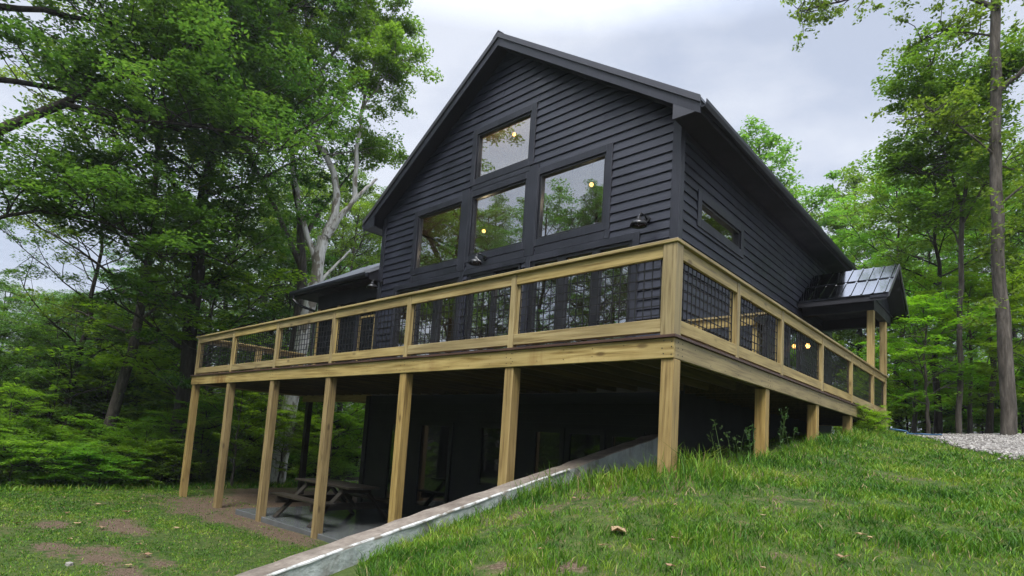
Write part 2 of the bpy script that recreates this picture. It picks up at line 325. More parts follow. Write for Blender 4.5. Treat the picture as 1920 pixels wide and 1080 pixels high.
def ground(x, y):
    x = np.asarray(x, float); y = np.asarray(y, float)
    xi = np.clip(x, GX[0], GX[-1] - 1e-6); yi = np.clip(y, GY[0], GY[-1] - 1e-6)
    i = np.clip(np.searchsorted(GX, xi, 'right') - 1, 0, len(GX) - 2); j = np.clip(np.searchsorted(GY, yi, 'right') - 1, 0, len(GY) - 2)
    u = (xi - GX[i]) / (GX[i + 1] - GX[i]); v = (yi - GY[j]) / (GY[j + 1] - GY[j])
    hi = (GZ[j, i] * (1 - u) + GZ[j, i + 1] * u) * (1 - v) + (GZ[j + 1, i] * (1 - u) + GZ[j + 1, i + 1] * u) * v
    lo = -3.13 - 0.03 * np.clip(-x - 16, 0, 60) + 0.05 * np.clip(-x - 12, 0, 3) * 0 
    lo = lo + 0.02 * vnoise(x, y, 1.1)
    hi = hi + 0.025 * vnoise(x, y, 1.3, 2)
    w = np.where((y > -6.6) & (y < 12.6), (x > WALLX) * 1.0, 0.0)
    ws = sstep((x + 8) / 7.0)
    w = np.where(y >= 12.6, ws, w); w = np.where(y <= -6.6, sstep((x + 3.5) / 3.6), w)
    z = lo * (1 - w) + hi * w
    r = np.hypot(x, y); hill = sstep((r - 120) / 320) * (26 + 14 * np.sin(np.arctan2(y, x) * 5 + 1) + 8 * np.sin(np.arctan2(y, x) * 13))
    return z + hill
def axis(fine0, fine1, step, mids, far):
    a = list(np.arange(fine0, fine1 + 1e-6, step)); s = step
    while a[-1] < far: s *= 1.22; a.append(a[-1] + s)
    s = step
    while a[0] > -far: s *= 1.22; a.insert(0, a[0] - s)
    return np.array(sorted(set(a + mids)))
ax_ = axis(-18, 8, 0.2, [-1.725, -1.715], 900); ay_ = axis(-9, 14, 0.2, [-6.601, -6.599, 12.599, 12.601], 900)
ax_ = ax_[(np.abs(ax_ - WALLX) > 0.05) | (np.abs(ax_ - WALLX) < 0.006)]
XX, YY = np.meshgrid(ax_, ay_); ZZ = ground(XX, YY)
V = np.stack([XX, YY, ZZ], -1).reshape(-1, 3); nx, ny = len(ax_), len(ay_)
ii = (np.arange(ny - 1)[:, None] * nx + np.arange(nx - 1)[None]).ravel(); F = np.stack([ii, ii + 1, ii + nx + 1, ii + nx], 1)
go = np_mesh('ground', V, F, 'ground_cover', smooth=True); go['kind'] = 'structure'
def dirt(x, y):
    d = np.zeros_like(x)
    for cx, cy, rx, ry, a in ((-11.2, 0.5, 2.3, 1.3, 1.0), (-9.6, -0.3, 2.0, 0.42, .9), (-7.4, -0.25, 1.7, 0.28, .8), (-12, 3, 3, 2.5, .9), (-7.6, -3.5, .55, .25, .85), (-6.95, -3.07, .75, .32, .9), (-9.35, -2.23, .9, .3, .8), (-6.24, -2.6, .5, .22, .8),
                         (-10.0, -3.2, .5, .25, .7), (-9.8, -3.9, .6, .25, .7), (-5.4, -3.1, .5, .2, .7), (-.04, -2.45, .13, .09, .9), (.46, -2.2, .1, .05, .7), (.9, -1.7, .2, .06, .45), (1.7, -1.35, .2, .06, .45), (.1, -1.75, .2, .06, .45), (-1, 1.5, 2, 3, .5)):
        d = np.maximum(d, a * np.clip(1.6 - np.hypot((x - cx) / rx, (y - cy) / ry), 0, 1))
    d = np.maximum(d, 0.3 * sstep((-x - 16) / 3)); d = np.maximum(d, 0.45 * sstep((y - 15) / 4))
    return np.clip(d * .95 + 0.1, 0, 1)
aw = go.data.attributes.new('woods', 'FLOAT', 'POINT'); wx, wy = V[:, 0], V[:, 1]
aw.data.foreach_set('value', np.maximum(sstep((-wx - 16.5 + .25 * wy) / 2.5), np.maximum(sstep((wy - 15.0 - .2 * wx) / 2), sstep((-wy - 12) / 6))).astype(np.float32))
at = go.data.attributes.new('dirt', 'FLOAT', 'POINT'); at.data.foreach_set('value', dirt(V[:, 0], V[:, 1]).astype(np.float32))
# gravel drive beyond the end of the deck
gx = np.linspace(-0.4, 30, 150); gy = np.linspace(5.0, 24, 130); XX, YY = np.meshgrid(gx, gy)
edge = 11.9 - 6.3 * sstep((XX + 0.3) / 2.8) - 0.7 * np.clip(XX - 2.5, 0, 6) * 0.25 + 0.25 * vnoise(XX, YY, 2.4, 1) + 0.12 * vnoise(XX, YY, 7, 3)
far = 15.5 + 0.25 * XX + 0.4 * vnoise(XX, YY, 1.5, 4)
dz = np.clip(np.minimum(YY - edge, far - YY), -0.3, 0.25) * 0.16
V = np.stack([XX, YY, ground(XX, YY) + np.clip(dz, -0.06, 0.03)], -1).reshape(-1, 3); nx, ny = len(gx), len(gy)
ii = (np.arange(ny - 1)[:, None] * nx + np.arange(nx - 1)[None]).ravel(); F = np.stack([ii, ii + 1, ii + nx + 1, ii + nx], 1)
inside = (dz.reshape(-1)[F] > -0.045).any(1)
o = np_mesh('gravel_drive', V, F[inside], 'gravel', smooth=True); o['kind'] = 'structure'
rng = np.random.default_rng(5)
def in_gravel(x, y, pad=0.0):
    e = 11.9 - 6.3 * sstep((x + 0.3) / 2.8) - 0.7 * np.clip(x - 2.5, 0, 6) * 0.25 + 0.25 * vnoise(x, y, 2.4, 1) + 0.12 * vnoise(x, y, 7, 3)
    return (y > e - pad) & (y < 15.5 + .25 * x)
n = 16000; px = rng.uniform(-0.3, 7, n); py = rng.uniform(4.5, 13, n); k = in_gravel(px, py, 0.35 * rng.random(n) ** 2); px, py = px[k], py[k]; n = len(px)
s_ = rng.uniform(.012, .035, n); cubeV = np.array([[1, 0, 0], [0, 1, 0], [-1, 0, 0], [0, -1, 0], [0, 0, .8], [0, 0, -.8]], float)
cubeF = np.array([[0, 1, 4], [1, 2, 4], [2, 3, 4], [3, 0, 4], [1, 0, 5], [2, 1, 5], [3, 2, 5], [0, 3, 5]])
an = rng.uniform(0, 6.28, n); ca, sa = np.cos(an), np.sin(an)
base = cubeV[None] * (0.7 + 0.6 * rng.random((n, 6, 1))) * s_[:, None, None]
V = np.stack([base[..., 0] * ca[:, None] - base[..., 1] * sa[:, None] + px[:, None], base[..., 0] * sa[:, None] + base[..., 1] * ca[:, None] + py[:, None], base[..., 2] + (ground(px, py) + 0.028)[:, None]], -1).reshape(-1, 3)
F = (np.arange(n)[:, None, None] * 6 + cubeF[None]).reshape(-1, 3)
o = np_mesh('gravel_stones', V, F, 'stone'); o['kind'] = 'stuff'; tag(o, 'loose pale grey stones scattered over the gravel drive', 'gravel')

# ---------------------------------------------------------------- house
HX0, HX1, HY0, HY1 = -9.93, -1.57, 3.04, 12.6
HC = -5.75
def roof_under(x): return 7.36 - 0.69 * abs(x - HC)
house = thing('house', (HC, HY0, -3.03), 'dark charcoal gabled lap sided house rising behind the wooden deck', 'house')
def front(u, d, z): return (u, HY0 - d, z)
def rightw(u, d, z): return (HX1 + d, u, z)
def siding(fn, u0, u1, z0, z1, holes, pitch=0.167, gable=False, mat='siding_x', thick=0.12):
    mb = MB(); n = int(math.ceil((z1 - z0) / pitch)); rj = random.Random(len(holes))
    for i in range(n):
        a = z0 + i * pitch; b = min(a + pitch, z1); m = (a + b) / 2
        def lim(z): 
            if not gable: return u0, u1
            h = max((7.40 - z) / 0.69, 0); return max(u0, HC - h), min(u1, HC + h)
        la, ra = lim(a); lb, rb = lim(b)
        iv = [(la, ra, lb, rb)]
        for (h0, h1, g0, g1) in holes:
            if g0 - 1e-4 <= m <= g1 + 1e-4:
                nv = []
                for (p, q, r, s) in iv:
                    if h1 <= p or h0 >= q: nv.append((p, q, r, s)); continue
                    if h0 > p: nv.append((p, h0, r, h0))
                    if h1 < q: nv.append((h1, q, h1, s))
                iv = nv
        jv = []
        for (p, q, r, s) in iv:                       # butt joints
            if min(q, s) - max(p, r) > 2.4:
                c = rj.uniform(max(p, r) + .7, min(q, s) - .7); jv += [(p, c - .003, r, c - .003), (c + .003, q, c + .003, s)]
            else: jv.append((p, q, r, s))
        for (p, q, r, s) in jv:
            if q - p < 0.01: continue
            wb = rj.uniform(-.0015, .0025)
            r = min(max(r, p), q); s = max(min(s, q), r + 0.001)
            k = len(mb.v)
            for (uu0, uu1, d, z) in ((p, q, -thick, a), (p, q, 0.030 + wb, a), (r, s, 0.004 + wb, b), (r, s, -thick, b)):
                mb.v += [fn(uu0, d, z), fn(uu1, d, z)]
            mb.f += [(k, k + 1, k + 3, k + 2), (k + 2, k + 3, k + 5, k + 4), (k + 4, k + 5, k + 7, k + 6), (k + 6, k + 7, k + 1, k), (k, k + 2, k + 4, k + 6), (k + 1, k + 7, k + 5, k + 3)]
    return mb.build('wall', mat, house)
# openings: glass u0,u1,z0,z1
UPW = [(-6.49, -4.97, 4.665, 5.64), (-6.51, -4.99, 2.885, 4.16), (-4.548, -3.055, 2.885, 4.15), (-8.445, -6.952, 2.885, 4.15)]
LOW = [(-4.83, -2.24), (-9.26, -6.67)]
DOOR = (-6.56, -4.94)
fh = [(-6.6, -4.86, 4.56, 5.75), (-6.62, -4.88, 2.79, 4.27), (-4.65, -2.95, 2.79, 4.25), (-8.55, -6.85, 2.79, 4.25), (LOW[0][0] + .03, LOW[0][1] - .03, 0.04, 2.5), (LOW[1][0] + .03, LOW[1][1] - .03, 0.04, 2.5), (DOOR[0], DOOR[1], 0.02, 2.5)]
siding(front, HX0, HX1, -0.02, 7.36, fh, gable=True)
SWN = (3.915, 5.62, 2.915, 3.18)
SDR = [(6.45, 7.4, 0.05, 2.2), (8.75, 9.75, 0.05, 2.2)]
siding(rightw, HY0 + 0.001, HY1, -0.02, 4.34, [(3.83, 5.7, 2.83, 3.26)] + [(a - .02, b + .02, 0.02, d + .02) for a, b, c, d in SDR], mat='siding_y')
def obox(fn, u0, u1, d0, d1, z0, z1, mb=None):
    mb = mb or MB(); P = [fn(u, d, z) for z in (z0, z1) for (u, d) in ((u0, d1), (u1, d1), (u1, d0), (u0, d0))]
    return mb.hexa(P)
def frame_rect(fn, u0, u1, z0, z1, w, d0, d1, bot=True):   # four bars round an opening, outside it
    mb = MB()
    obox(fn, u0 - w, u0, d0, d1, z0 - (w if bot else 0), z1 + w, mb); obox(fn, u1, u1 + w, d0, d1, z0 - (w if bot else 0), z1 + w, mb)
    obox(fn, u0, u1, d0, d1, z1, z1 + w, mb)
    if bot: obox(fn, u0, u1, d0, d1, z0 - w, z0, mb)
    return mb
def window(fn, u0, u1, z0, z1, tw, name='window', fw=0.045, lab=None):
    f = frame_rect(fn, u0, u1, z0, z1, fw, -0.08, 0.012).build(name, 'frame_black', house, bevel=0.004)
    obox(fn, u0, u1, -0.05, -0.045, z0, z1).build('pane', 'glass', f)
    if tw: frame_rect(fn, u0 - fw - .002, u1 + fw + .002, z0 - fw - .002, z1 + fw + .002, tw, -0.06, 0.042).build('trim', 'trim', f, bevel=0.004)
    if lab: f['label'] = lab
    return f
window(front, *UPW[0], 0.14, lab='topmost square window in the gable')
for w in UPW[1:]: window(front, *w, 0.14)
for (a, b) in LOW:
    w = (b - a - 0.24) ; gl = [(0.23, 0.80), (1.01, 1.60), (1.77, 2.38)] if a > -5 else [(2.59 - 2.38, 2.59 - 1.77), (2.59 - 1.60, 2.59 - 1.01), (2.59 - .80, 2.59 - .23)]
    root = frame_rect(front, a + .13, b - .13, 0.10, 2.40, 0.13, -0.06, 0.042).build('window', 'trim', house, bevel=0.004)
    fr = MB(); us = [a + .132] + sum([[a + g0, a + g1] for g0, g1 in gl], []) + [b - .132]
    for q in range(0, 8, 2): obox(front, us[q], us[q + 1], -0.08, 0.012, 0.102, 2.398, fr)
    for g0, g1 in gl:
        obox(front, a + g0, a + g1, -0.08, 0.012, 0.102, 0.18, fr); obox(front, a + g0, a + g1, -0.08, 0.012, 2.345, 2.398, fr)
    fr.build('frame', 'frame_black', root)
    for g0, g1 in gl: obox(front, a + g0, a + g1, -0.05, -0.045, 0.18, 2.345).build('pane', 'glass', root)
# sliding door in the middle
dr = frame_rect(front, -6.46, -5.04, 0.06, 2.37, 0.06, -0.08, 0.02, True).build('sliding_door', 'frame_black', house)
MB_ = MB()
for (a, b, d) in ((-6.459, -5.72, -0.03), (-5.78, -5.041, -0.065)):
    for (p, q) in ((a, a + .07), (b - .07, b)): obox(front, p, q, d - .03, d + .03, 0.062, 2.368, MB_)
    obox(front, a + .07, b - .07, d - .03, d + .03, 0.062, 0.16, MB_); obox(front, a + .07, b - .07, d - .03, d + .03, 2.29, 2.368, MB_)
    obox(front, a + .07, b - .07, d - .003, d + .003, 0.16, 2.29).build('pane', 'glass', dr)
MB_.build('sash', 'frame_black', dr)
obox(front, -5.84, -5.81, 0.001, 0.045, 0.95, 1.25).build('handle', 'lamp_black', dr)
window(rightw, *SWN, 0.15, lab='narrow transom window in the side wall')
for a, b, c, d in SDR:
    r = frame_rect(rightw, a + .05, b - .05, c, d - .05, 0.08, -0.07, 0.03, False).build('door', 'trim', house)
    fr = frame_rect(rightw, a + .2, b - .2, c + .3, d - .2, 0.148, -0.05, 0.0).build('frame', 'frame_black', r)
    obox(rightw, a + .2, b - .2, -.03, -.025, c + .3, d - .2).build('pane', 'glass', r)
# vertical trim boards and belts
for (a, b) in ((-4.875, -4.60), (-6.90, -6.625)):
    obox(front, a + 0.005, b - 0.03, -0.02, 0.048, 2.53, 4.44).build('trim_board', 'trim', house, bevel=0.004)
for (a, b) in ((-2.86, -2.96), (-8.54, -8.64)):
    obox(front, min(a, b), max(a, b), -0.02, 0.046, 2.53, 2.695).build('trim_board', 'trim', house, bevel=0.004)
for (a, b) in ((-4.598, -2.97), (-8.53, -6.92), (-6.60, -4.90)):
    obox(front, a, b, -0.02, 0.034, 2.535, 2.69).build('trim_board', 'trim', house, bevel=0.004)
obox(front, -6.60, -4.88, -0.02, 0.036, 4.36, 4.47).build('trim_board', 'trim', house, bevel=0.004)
obox(front, -6.665, -4.835, -0.02, 0.040, 2.42, 2.53).build('trim_board', 'trim', house)
for u0, u1 in ((HX1 - 0.11, HX1 + 0.045), (HX0 - 0.045, HX0 + 0.11)):
    obox(front, u0, u1, -0.02, 0.045, -0.02, 4.46 if u1 < -5 else 4.44).build('corner_board', 'trim', house, bevel=0.004)
obox(rightw, HY0 + 0.022, HY0 + 0.12, -0.02, 0.044, -0.02, 4.32).build('corner_board', 'trim', house, bevel=0.004)
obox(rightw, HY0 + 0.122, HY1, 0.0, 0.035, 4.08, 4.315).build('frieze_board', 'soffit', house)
# left and rear walls, interior floor, ceiling
part('wall', 'siding_y', house, HX0, HX0 + .12, HY0 + .13, HY1 - .13, -0.02, 4.35)
mb = MB(); mb.prism([(HX0, -0.02), (HX1 - .13, -0.02), (HX1 - .13, roof_under(HX1)), (HC, 7.36), (HX0, roof_under(HX0))], lambda p, q, t: (p, t, q), HY1 - .12, HY1); mb.build('wall', 'siding_x', house)
part('interior_floor', 'tan_panel', house, HX0 + .13, HX1 - .13, HY0 + .13, HY1 - .13, -0.06, 0.02)
MB().prism([(HX0 + .13, .03), (HX1 - .14, .03), (HX1 - .14, 4.36), (HC, 7.25), (HX0 + .13, 4.36)], lambda p, q, t: (p, t, q), 9.2, 9.35).build('interior_wall', 'interior', house)
part('interior_wall', 'interior', house, HX0 + .14, HX0 + .2, HY0 + .2, 9.19, 0.03, 4.3)
part('interior_wall', 'interior', house, HX1 - .22, HX1 - .15, HY0 + .2, 6.3, 0.03, 2.7)
mb = MB()
for s in (-1, 1): mb.prism([(HC + s * 0.001, 7.30), (HC + s * 4.16, 7.30 - 0.69 * 4.16), (HC + s * 4.16, 7.34 - 0.69 * 4.16), (HC + s * 0.001, 7.34)], lambda p, q, t: (p, t, q), HY0 + .13, 9.2)
mb.build('interior_ceiling', 'tan_panel', house)
# kitchen pieces seen through the glass
k = thing('kitchen_island', (-3.6, 4.9, 0.02), 'corrugated kitchen island with tan boards seen through the glass doors beside the corner', 'kitchen island')
MB().box(-4.5, -2.75, 4.7, 5.2, 0.02, 0.95).build('body', 'tan_panel', k); MB().box(-4.6, -2.65, 4.6, 5.3, 0.955, 1.0).build('top', 'old_wood', k)
MB().box(-4.55, -3.1, 5.6, 5.7, 1.15, 2.25).build('panel', 'corrugated', k)
k = thing('cabinet', (-2.3, 5.5, 0.02), 'tan wooden wall cabinet seen through the right hand glass door', 'cabinet')
MB().box(-2.75, -2.1, 5.3, 5.7, 1.25, 2.3).build('body', 'tan_panel', k); MB().box(-2.72, -2.13, 5.275, 5.298, 1.28, 2.27).build('door', 'tan_panel', k)
# roof
TH = 0.69
def slab(mb, s, x_out, y0, y1, zt, th):
    xs = (HC, x_out); P = []
    mb.prism([(HC, zt), (x_out, zt - TH * abs(x_out - HC)), (x_out, zt - TH * abs(x_out - HC) - th), (HC, zt - th)], lambda p, q, t: (p, t, q), y0, y1)
RY0, RY1 = 2.66, 12.95; XO = (-10.44, -1.06)
for s, x in zip((-1, 1), XO):
    mb = MB(); slab(mb, s, x, RY0 + .03, RY1, 7.60, 0.045)
    for yy in np.arange(RY0 + 0.3, RY1, 0.41):
        a = Vector((HC, yy, 7.612)); b = Vector((x, yy, 7.612 - TH * abs(x - HC))); mb.beam(a, b, 0.035, 0.03)
    mb.build('roof', 'metal_roof', house)
    mb = MB(); slab(mb, s, x - s * 0.03, RY0 + .06, RY1 - .05, 7.553, 0.19); mb.build('soffit', 'soffit', house)
    mb = MB(); slab(mb, s, x - s * 0.012, RY0 + .03, RY0 + .058, 7.553, 0.22); mb.build('rake_board', 'trim', house)
    mb = MB(); slab(mb, s, x - s * 0.005, RY0, RY0 + .028, 7.625, 0.115); mb.build('rake_trim', 'metal_trim', house)
    ze = 7.60 - TH * abs(x - HC)
    wx = HX1 + .05 if s > 0 else HX0 - .05
    mb = MB(); mb.box(min(wx, x - s * .05), max(wx, x - s * .05), RY0 + .06, RY1 - .05, ze - 0.20, ze - 0.17); mb.build('soffit', 'soffit', house)
    mb = MB(); mb.prism([(wx - s * .02, ze - .205), (x - s * .03, ze - .205), (x - s * .03, ze - 0.06), (wx - s * .02, ze - 0.06 + TH * abs(x - s * .03 - wx + s * .02))], lambda p, q, t: (p, t, q), RY0 + .032, RY0 + .059); mb.build('return_panel', 'metal_trim' if s > 0 else 'trim', house)
    # gutter: an open trough along the eave
    mb = MB(); prof = [(0, .07), (0, -.06), (.03, -.085), (.085, -.085), (.115, -.03), (.115, .03), (.105, .03), (.10, -.03), (.08, -.075), (.035, -.075), (.01, -.055), (.01, .07)]
    mb.prism([(x + s * (p - .028), ze + q - .075) for p, q in prof], lambda p, q, t: (p, t, q), RY0 + .05, RY1); mb.build('gutter', 'trim', house)
mb = MB(); mb.prism([(HC - .16, 7.53), (HC, 7.65), (HC + .16, 7.53), (HC, 7.66 + .01)], lambda p, q, t: (p, t, q), RY0, RY1); mb.build('ridge_cap', 'metal_trim', house)
# basement
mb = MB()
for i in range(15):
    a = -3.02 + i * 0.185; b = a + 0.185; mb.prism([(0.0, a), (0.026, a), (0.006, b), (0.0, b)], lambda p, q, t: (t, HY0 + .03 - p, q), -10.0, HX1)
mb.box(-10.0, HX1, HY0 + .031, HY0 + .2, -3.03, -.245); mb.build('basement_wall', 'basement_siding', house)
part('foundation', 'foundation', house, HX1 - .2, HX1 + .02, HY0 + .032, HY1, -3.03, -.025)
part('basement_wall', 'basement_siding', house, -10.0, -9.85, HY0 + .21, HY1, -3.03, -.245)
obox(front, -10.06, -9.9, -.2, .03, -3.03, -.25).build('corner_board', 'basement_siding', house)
def bwin(u0, u1, z0, z1, nm):
    f = frame_rect(front, u0, u1, z0, z1, 0.09, -0.025, 0.025, True).build(nm, 'basement_siding', house)
    obox(front, u0, u1, -0.02, -0.004, z0, z1).build('pane', 'dark_glass', f)
    return f
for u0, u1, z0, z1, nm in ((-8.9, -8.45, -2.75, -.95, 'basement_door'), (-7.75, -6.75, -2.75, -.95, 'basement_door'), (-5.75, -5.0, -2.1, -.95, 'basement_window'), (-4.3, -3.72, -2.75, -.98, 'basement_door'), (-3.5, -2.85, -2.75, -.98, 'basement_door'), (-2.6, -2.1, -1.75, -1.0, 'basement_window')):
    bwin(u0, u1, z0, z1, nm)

# wall lamps (barn style)
for x, z, lb in ((-2.1, 2.70, 'black barn style wall lamp beside the right corner board of the house'), (-6.0, 2.70, 'black barn style wall lamp under the central square window'), (-9.82, 2.70, 'black barn style wall lamp at the left corner next to the low porch roof')):
    l = thing('wall_lamp', (x, HY0 - .03, z), lb, 'wall lamp', 'barn lamps on the gable wall')
    y0 = HY0 - .032
    MB().tube([(x, y0, z), (x, y0 - .035, z)], [0.06, 0.055], 14).build('mounting_plate', 'lamp_black', l, smooth=False)
    MB().tube([(x, y0 - .03, z), (x, y0 - .12, z + .05), (x, y0 - .22, z + .045), (x, y0 - .27, z - .01), (x, y0 - .28, z - .04)], 0.012, 8).build('arm', 'lamp_black', l, smooth=True)
    sh = MB().lathe((x, y0 - .28, z - .17), [(0.14, -.03), (.145, -.025), (.135, .015), (.10, .05), (.055, .075), (.04, .085), (.035, .135), (.0, .14)], 24).lathe((x, y0 - .28, z - .176), [(0.137, -.025), (.128, .012), (.09, .045), (.0, .07)], 24).build('shade', 'lamp_black', l, smooth=True)
    MB().lathe((x, y0 - .28, z - .15), [(0.0, -.03), (.03, -.02), (.03, .01), (.02, .06)], 12).build('bulb_glass', 'metal_trim', sh, smooth=True)
# lit pendants indoors
for x, y, z, zc, lb in ((-6.35, 4.0, 6.09, 6.8, 'warm glowing lamp high inside behind the topmost gable window'), (-4.02, 4.0, 4.22, 6.45, 'warm glowing lamp inside behind the large right upper window'), (-7.16, 4.0, 3.87, 6.2, 'warm glowing lamp inside behind the central square window'), (-4.53, 4.0, 2.75, 6.2, 'small warm glowing lamp inside just above the deck rail')):
    l = thing('pendant_lamp', (x, y, z), lb, 'pendant lamp', 'lit lamps inside the house')
    r = .044
    MB().lathe((x, y, z), [(0, -r)] + [(r * math.sin(a), -r * math.cos(a)) for a in np.linspace(.3, 2.84, 9)] + [(0, r)], 16).build('globe', 'bulb', l, smooth=True)
    pl_ = bpy.data.lights.new('pendant_glow', 'POINT'); pl_.energy = 9; pl_.color = (1.0, .82, .6); pl_.shadow_soft_size = 0.0; po_ = bpy.data.objects.new('pendant_glow', pl_); COL.objects.link(po_); po_.location = (0, 0, -.11); po_.parent = l
    MB().tube([(x, y, z + r), (x, y, min(zc, 7.25 - .69 * abs(x - HC)))], .006, 6).build('cord', 'lamp_black', l)
l = thing('porch_light', (HX1 + .13, 9.86, 1.64), 'small lit globe lamp on the side wall under the entry porch', 'wall lamp')
MB().lathe((HX1 + .13, 9.86, 1.64), [(0, -.06)] + [(.06 * math.sin(a), -.06 * math.cos(a)) for a in np.linspace(.3, 2.84, 9)] + [(0, .06)], 16).build('globe', 'bulb', l, smooth=True)
MB().box(HX1 + .03, HX1 + .1, 9.82, 9.90, 1.56, 1.76).build('mounting_plate', 'lamp_black', l)

# ---------------------------------------------------------------- deck
LX, RYE = -13.6, 11.4
deck = thing('deck', (-6.8, 1.5, -3.03), 'tall pressure treated timber deck wrapping the front and right side of the house', 'deck')
MB().box(LX, 0.0, 0.0, 0.04, -.245, -.03).build('rim_board', 'lumber_stained', deck, bevel=0.005)
MB().box(-.04, 0.0, 0.041, RYE, -.245, -.03).build('rim_board', 'lumber_y', deck, bevel=0.005)
MB().box(LX, LX + .04, 0.041, 7.0, -.245, -.03).build('rim_board', 'lumber_y', deck, bevel=0.005)
MB().box(-1.55, -.041, RYE - .04, RYE, -.245, -.03).build('rim_board', 'lumber_x', deck)
MB().box(LX + .05, -10.07, HY0 + .06, HY0 + .14, -.40, -.21).build('rim_board', 'lumber_x', deck)
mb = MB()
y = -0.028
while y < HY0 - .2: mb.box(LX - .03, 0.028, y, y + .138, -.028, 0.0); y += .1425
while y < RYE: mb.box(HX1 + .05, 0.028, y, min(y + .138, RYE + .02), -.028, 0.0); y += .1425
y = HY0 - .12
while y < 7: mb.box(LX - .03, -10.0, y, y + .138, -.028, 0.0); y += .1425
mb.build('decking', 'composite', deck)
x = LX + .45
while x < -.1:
    MB().box(x - .019, x + .019, .042, HY0 - .03, -.235, -.03).build('joist', 'shaded_joist_wood', deck); x += .4065
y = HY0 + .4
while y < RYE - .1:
    MB().box(HX1 + .05, -.042, y - .019, y + .019, -.235, -.03).build('joist', 'shaded_joist_wood', deck); y += .4065
PXS = [-.075, -2.30, -4.55, -6.78, -9.02, -11.25, -13.50]
for i, x in enumerate(PXS):
    zb = float(ground(x, .1)) - .15
    if i in (3, 4): zb = -3.15
    MB().box(x - .075, x + .075, .02, .17, zb, -.247).build('post', 'lumber_post', deck, bevel=0.006)
for y in (2.85, 5.3, 7.7, 10.05, 11.3):
    MB().box(-.17, -.02, y - .075, y + .075, float(ground(-.1, y)) - .2, -.247).build('post', 'lumber_post', deck, bevel=0.006)
for x, y in ((LX + .1, 3.3), (LX + .1, 6.5)):
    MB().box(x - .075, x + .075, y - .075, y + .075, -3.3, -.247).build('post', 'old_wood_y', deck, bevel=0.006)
# nail heads on the front rim
mb = MB(); rr = random.Random(2)
for x in PXS:
    for dx in (-.045, .05):
        for z in (-.07, -.13, -.2):
            xx, zz = x + dx + rr.uniform(-.01, .01), z + rr.uniform(-.01, .01); mb.tube([(xx, 0.002, zz), (xx, -.003, zz)], 0.007, 6)
for xx in np.arange(LX + .3, -.3, .41):
    for z in (-.08, -.19):
        if rr.random() < .75: zz = z + rr.uniform(-.015, .015); mb.tube([(xx, .002, zz), (xx, -.002, zz)], .006, 6)
for yy in np.arange(.5, RYE, .41):
    for z in (-.08, -.19):
        if rr.random() < .75: zz = z + rr.uniform(-.015, .015); mb.tube([(-.002, yy, zz), (.002, yy, zz)], .006, 6)
for y in (0.1, 0.2, 2.8, 2.9, 5.25, 5.35, 7.7):
    for z in (-.07, -.13, -.2): mb.tube([(-.002, y, z), (.003, y, z)], 0.007, 6)
mb.build('nail_heads', 'wire_black', deck)

def railing(label, fn, posts, mats, cap, wires=True, wide=(), start=None):
    """fn(u, d, z): u along the rail, d inwards from the deck edge"""
    p0 = fn(posts[0], 0, 0); r = thing('deck_railing', p0, label, 'railing', 'railings round the deck')
    along, upm = mats; hw = .0445
    for i, u in enumerate(posts):
        w = .078 if i in wide else hw
        obox(fn, u - w, u + w, .02 if i not in wide else .006, .11 if i not in wide else .162, 0.001, .985).build('post', 'lumber_z', r, bevel=0.004)
    obox(fn, cap[0], cap[1], -.012, .15, .987, 1.025).build('cap_rail', along, r, bevel=0.005)
    us = sorted(posts) if start is None else [start] + sorted(posts)
    for i in range(len(us) - 1):
        wl = [0 if us[k] == start else .078 if posts.index(us[k]) in wide else hw for k in (i, i + 1)]
        a, b = us[i] + wl[0] + .001, us[i + 1] - wl[1] - .001
        obox(fn, a, b, .028, .066, .845, .984).build('top_rail', along, r, bevel=0.004)
        obox(fn, a, b, .028, .066, .045, .185).build('bottom_rail', along, r, bevel=0.004)
        obox(fn, a, b, .068, .104, .945, .983).build('nailer', along, r); obox(fn, a, b, .068, .104, .045, .083).build('nailer', along, r)
        for (p, q) in ((a, a + .038), (b - .038, b)): obox(fn, p, q, .068, .104, .085, .943).build('nailer', 'lumber_z', r)
        mb = MB(); t_ = .0050
        n = max(2, int(round((b - a) / .1016)))
        for k in range(n):
            u = a + (k + .5) * (b - a) / n; obox(fn, u - t_, u + t_, .0662, .0662 + 2 * t_ - .0003, .07, .96, mb)
        for k in range(8):
            z = .14 + k * .1016; obox(fn, a + .001, b - .001, .0662 + 2 * t_, .0662 + 4 * t_, z - t_, z + t_, mb)
        if wires: mb.build('wire_panel', 'wire_black', r)
    return r
FP = [-.084] + [-.084 + (LX + .13 + .084) * i / 6 for i in range(1, 7)]
railing('long front deck railing of tan lumber and black wire mesh facing the lawn', lambda u, d, z: (u, d, z), FP, ('lumber_x', 'lumber_z'), (LX - .02, 0.012), wide=(0,))
railing('right side deck railing of tan lumber running back towards the entry porch', lambda u, d, z: (-d, u, z), [1.75, 3.45, 5.6, 7.75, 9.80, 11.24], ('lumber_y', 'lumber_z'), (.152, RYE - .02), start=.163)
railing('short left end deck railing leading back to the screened porch', lambda u, d, z: (LX + .06 + d, u, z), [1.6, 2.9], ('lumber_y', 'lumber_z'), (.152, 3.0), start=.115)
g = thing('deck_gate', (-.8, 3.4, 0), 'low wooden gate with black latch closing the side deck at the house corner', 'gate')
MB().box(-1.5, -.36, 3.36, 3.40, .80, .94).build('top_rail', 'lumber_x', g); MB().box(-1.5, -.36, 3.36, 3.40, .08, .2).build('bottom_rail', 'lumber_x', g)
MB().box(-1.5, -.20, 3.33, 3.43, .942, .975).build('cap_rail', 'lumber_x', g)
for x in (-1.46, -.42): MB().box(x - .04, x + .04, 3.402, 3.44, .02, .94).build('stile', 'lumber_z', g)
mb = MB()
for k in range(10): x = -1.4 + k * .1; mb.box(x - .003, x + .003, 3.384, 3.39, .2, .8)
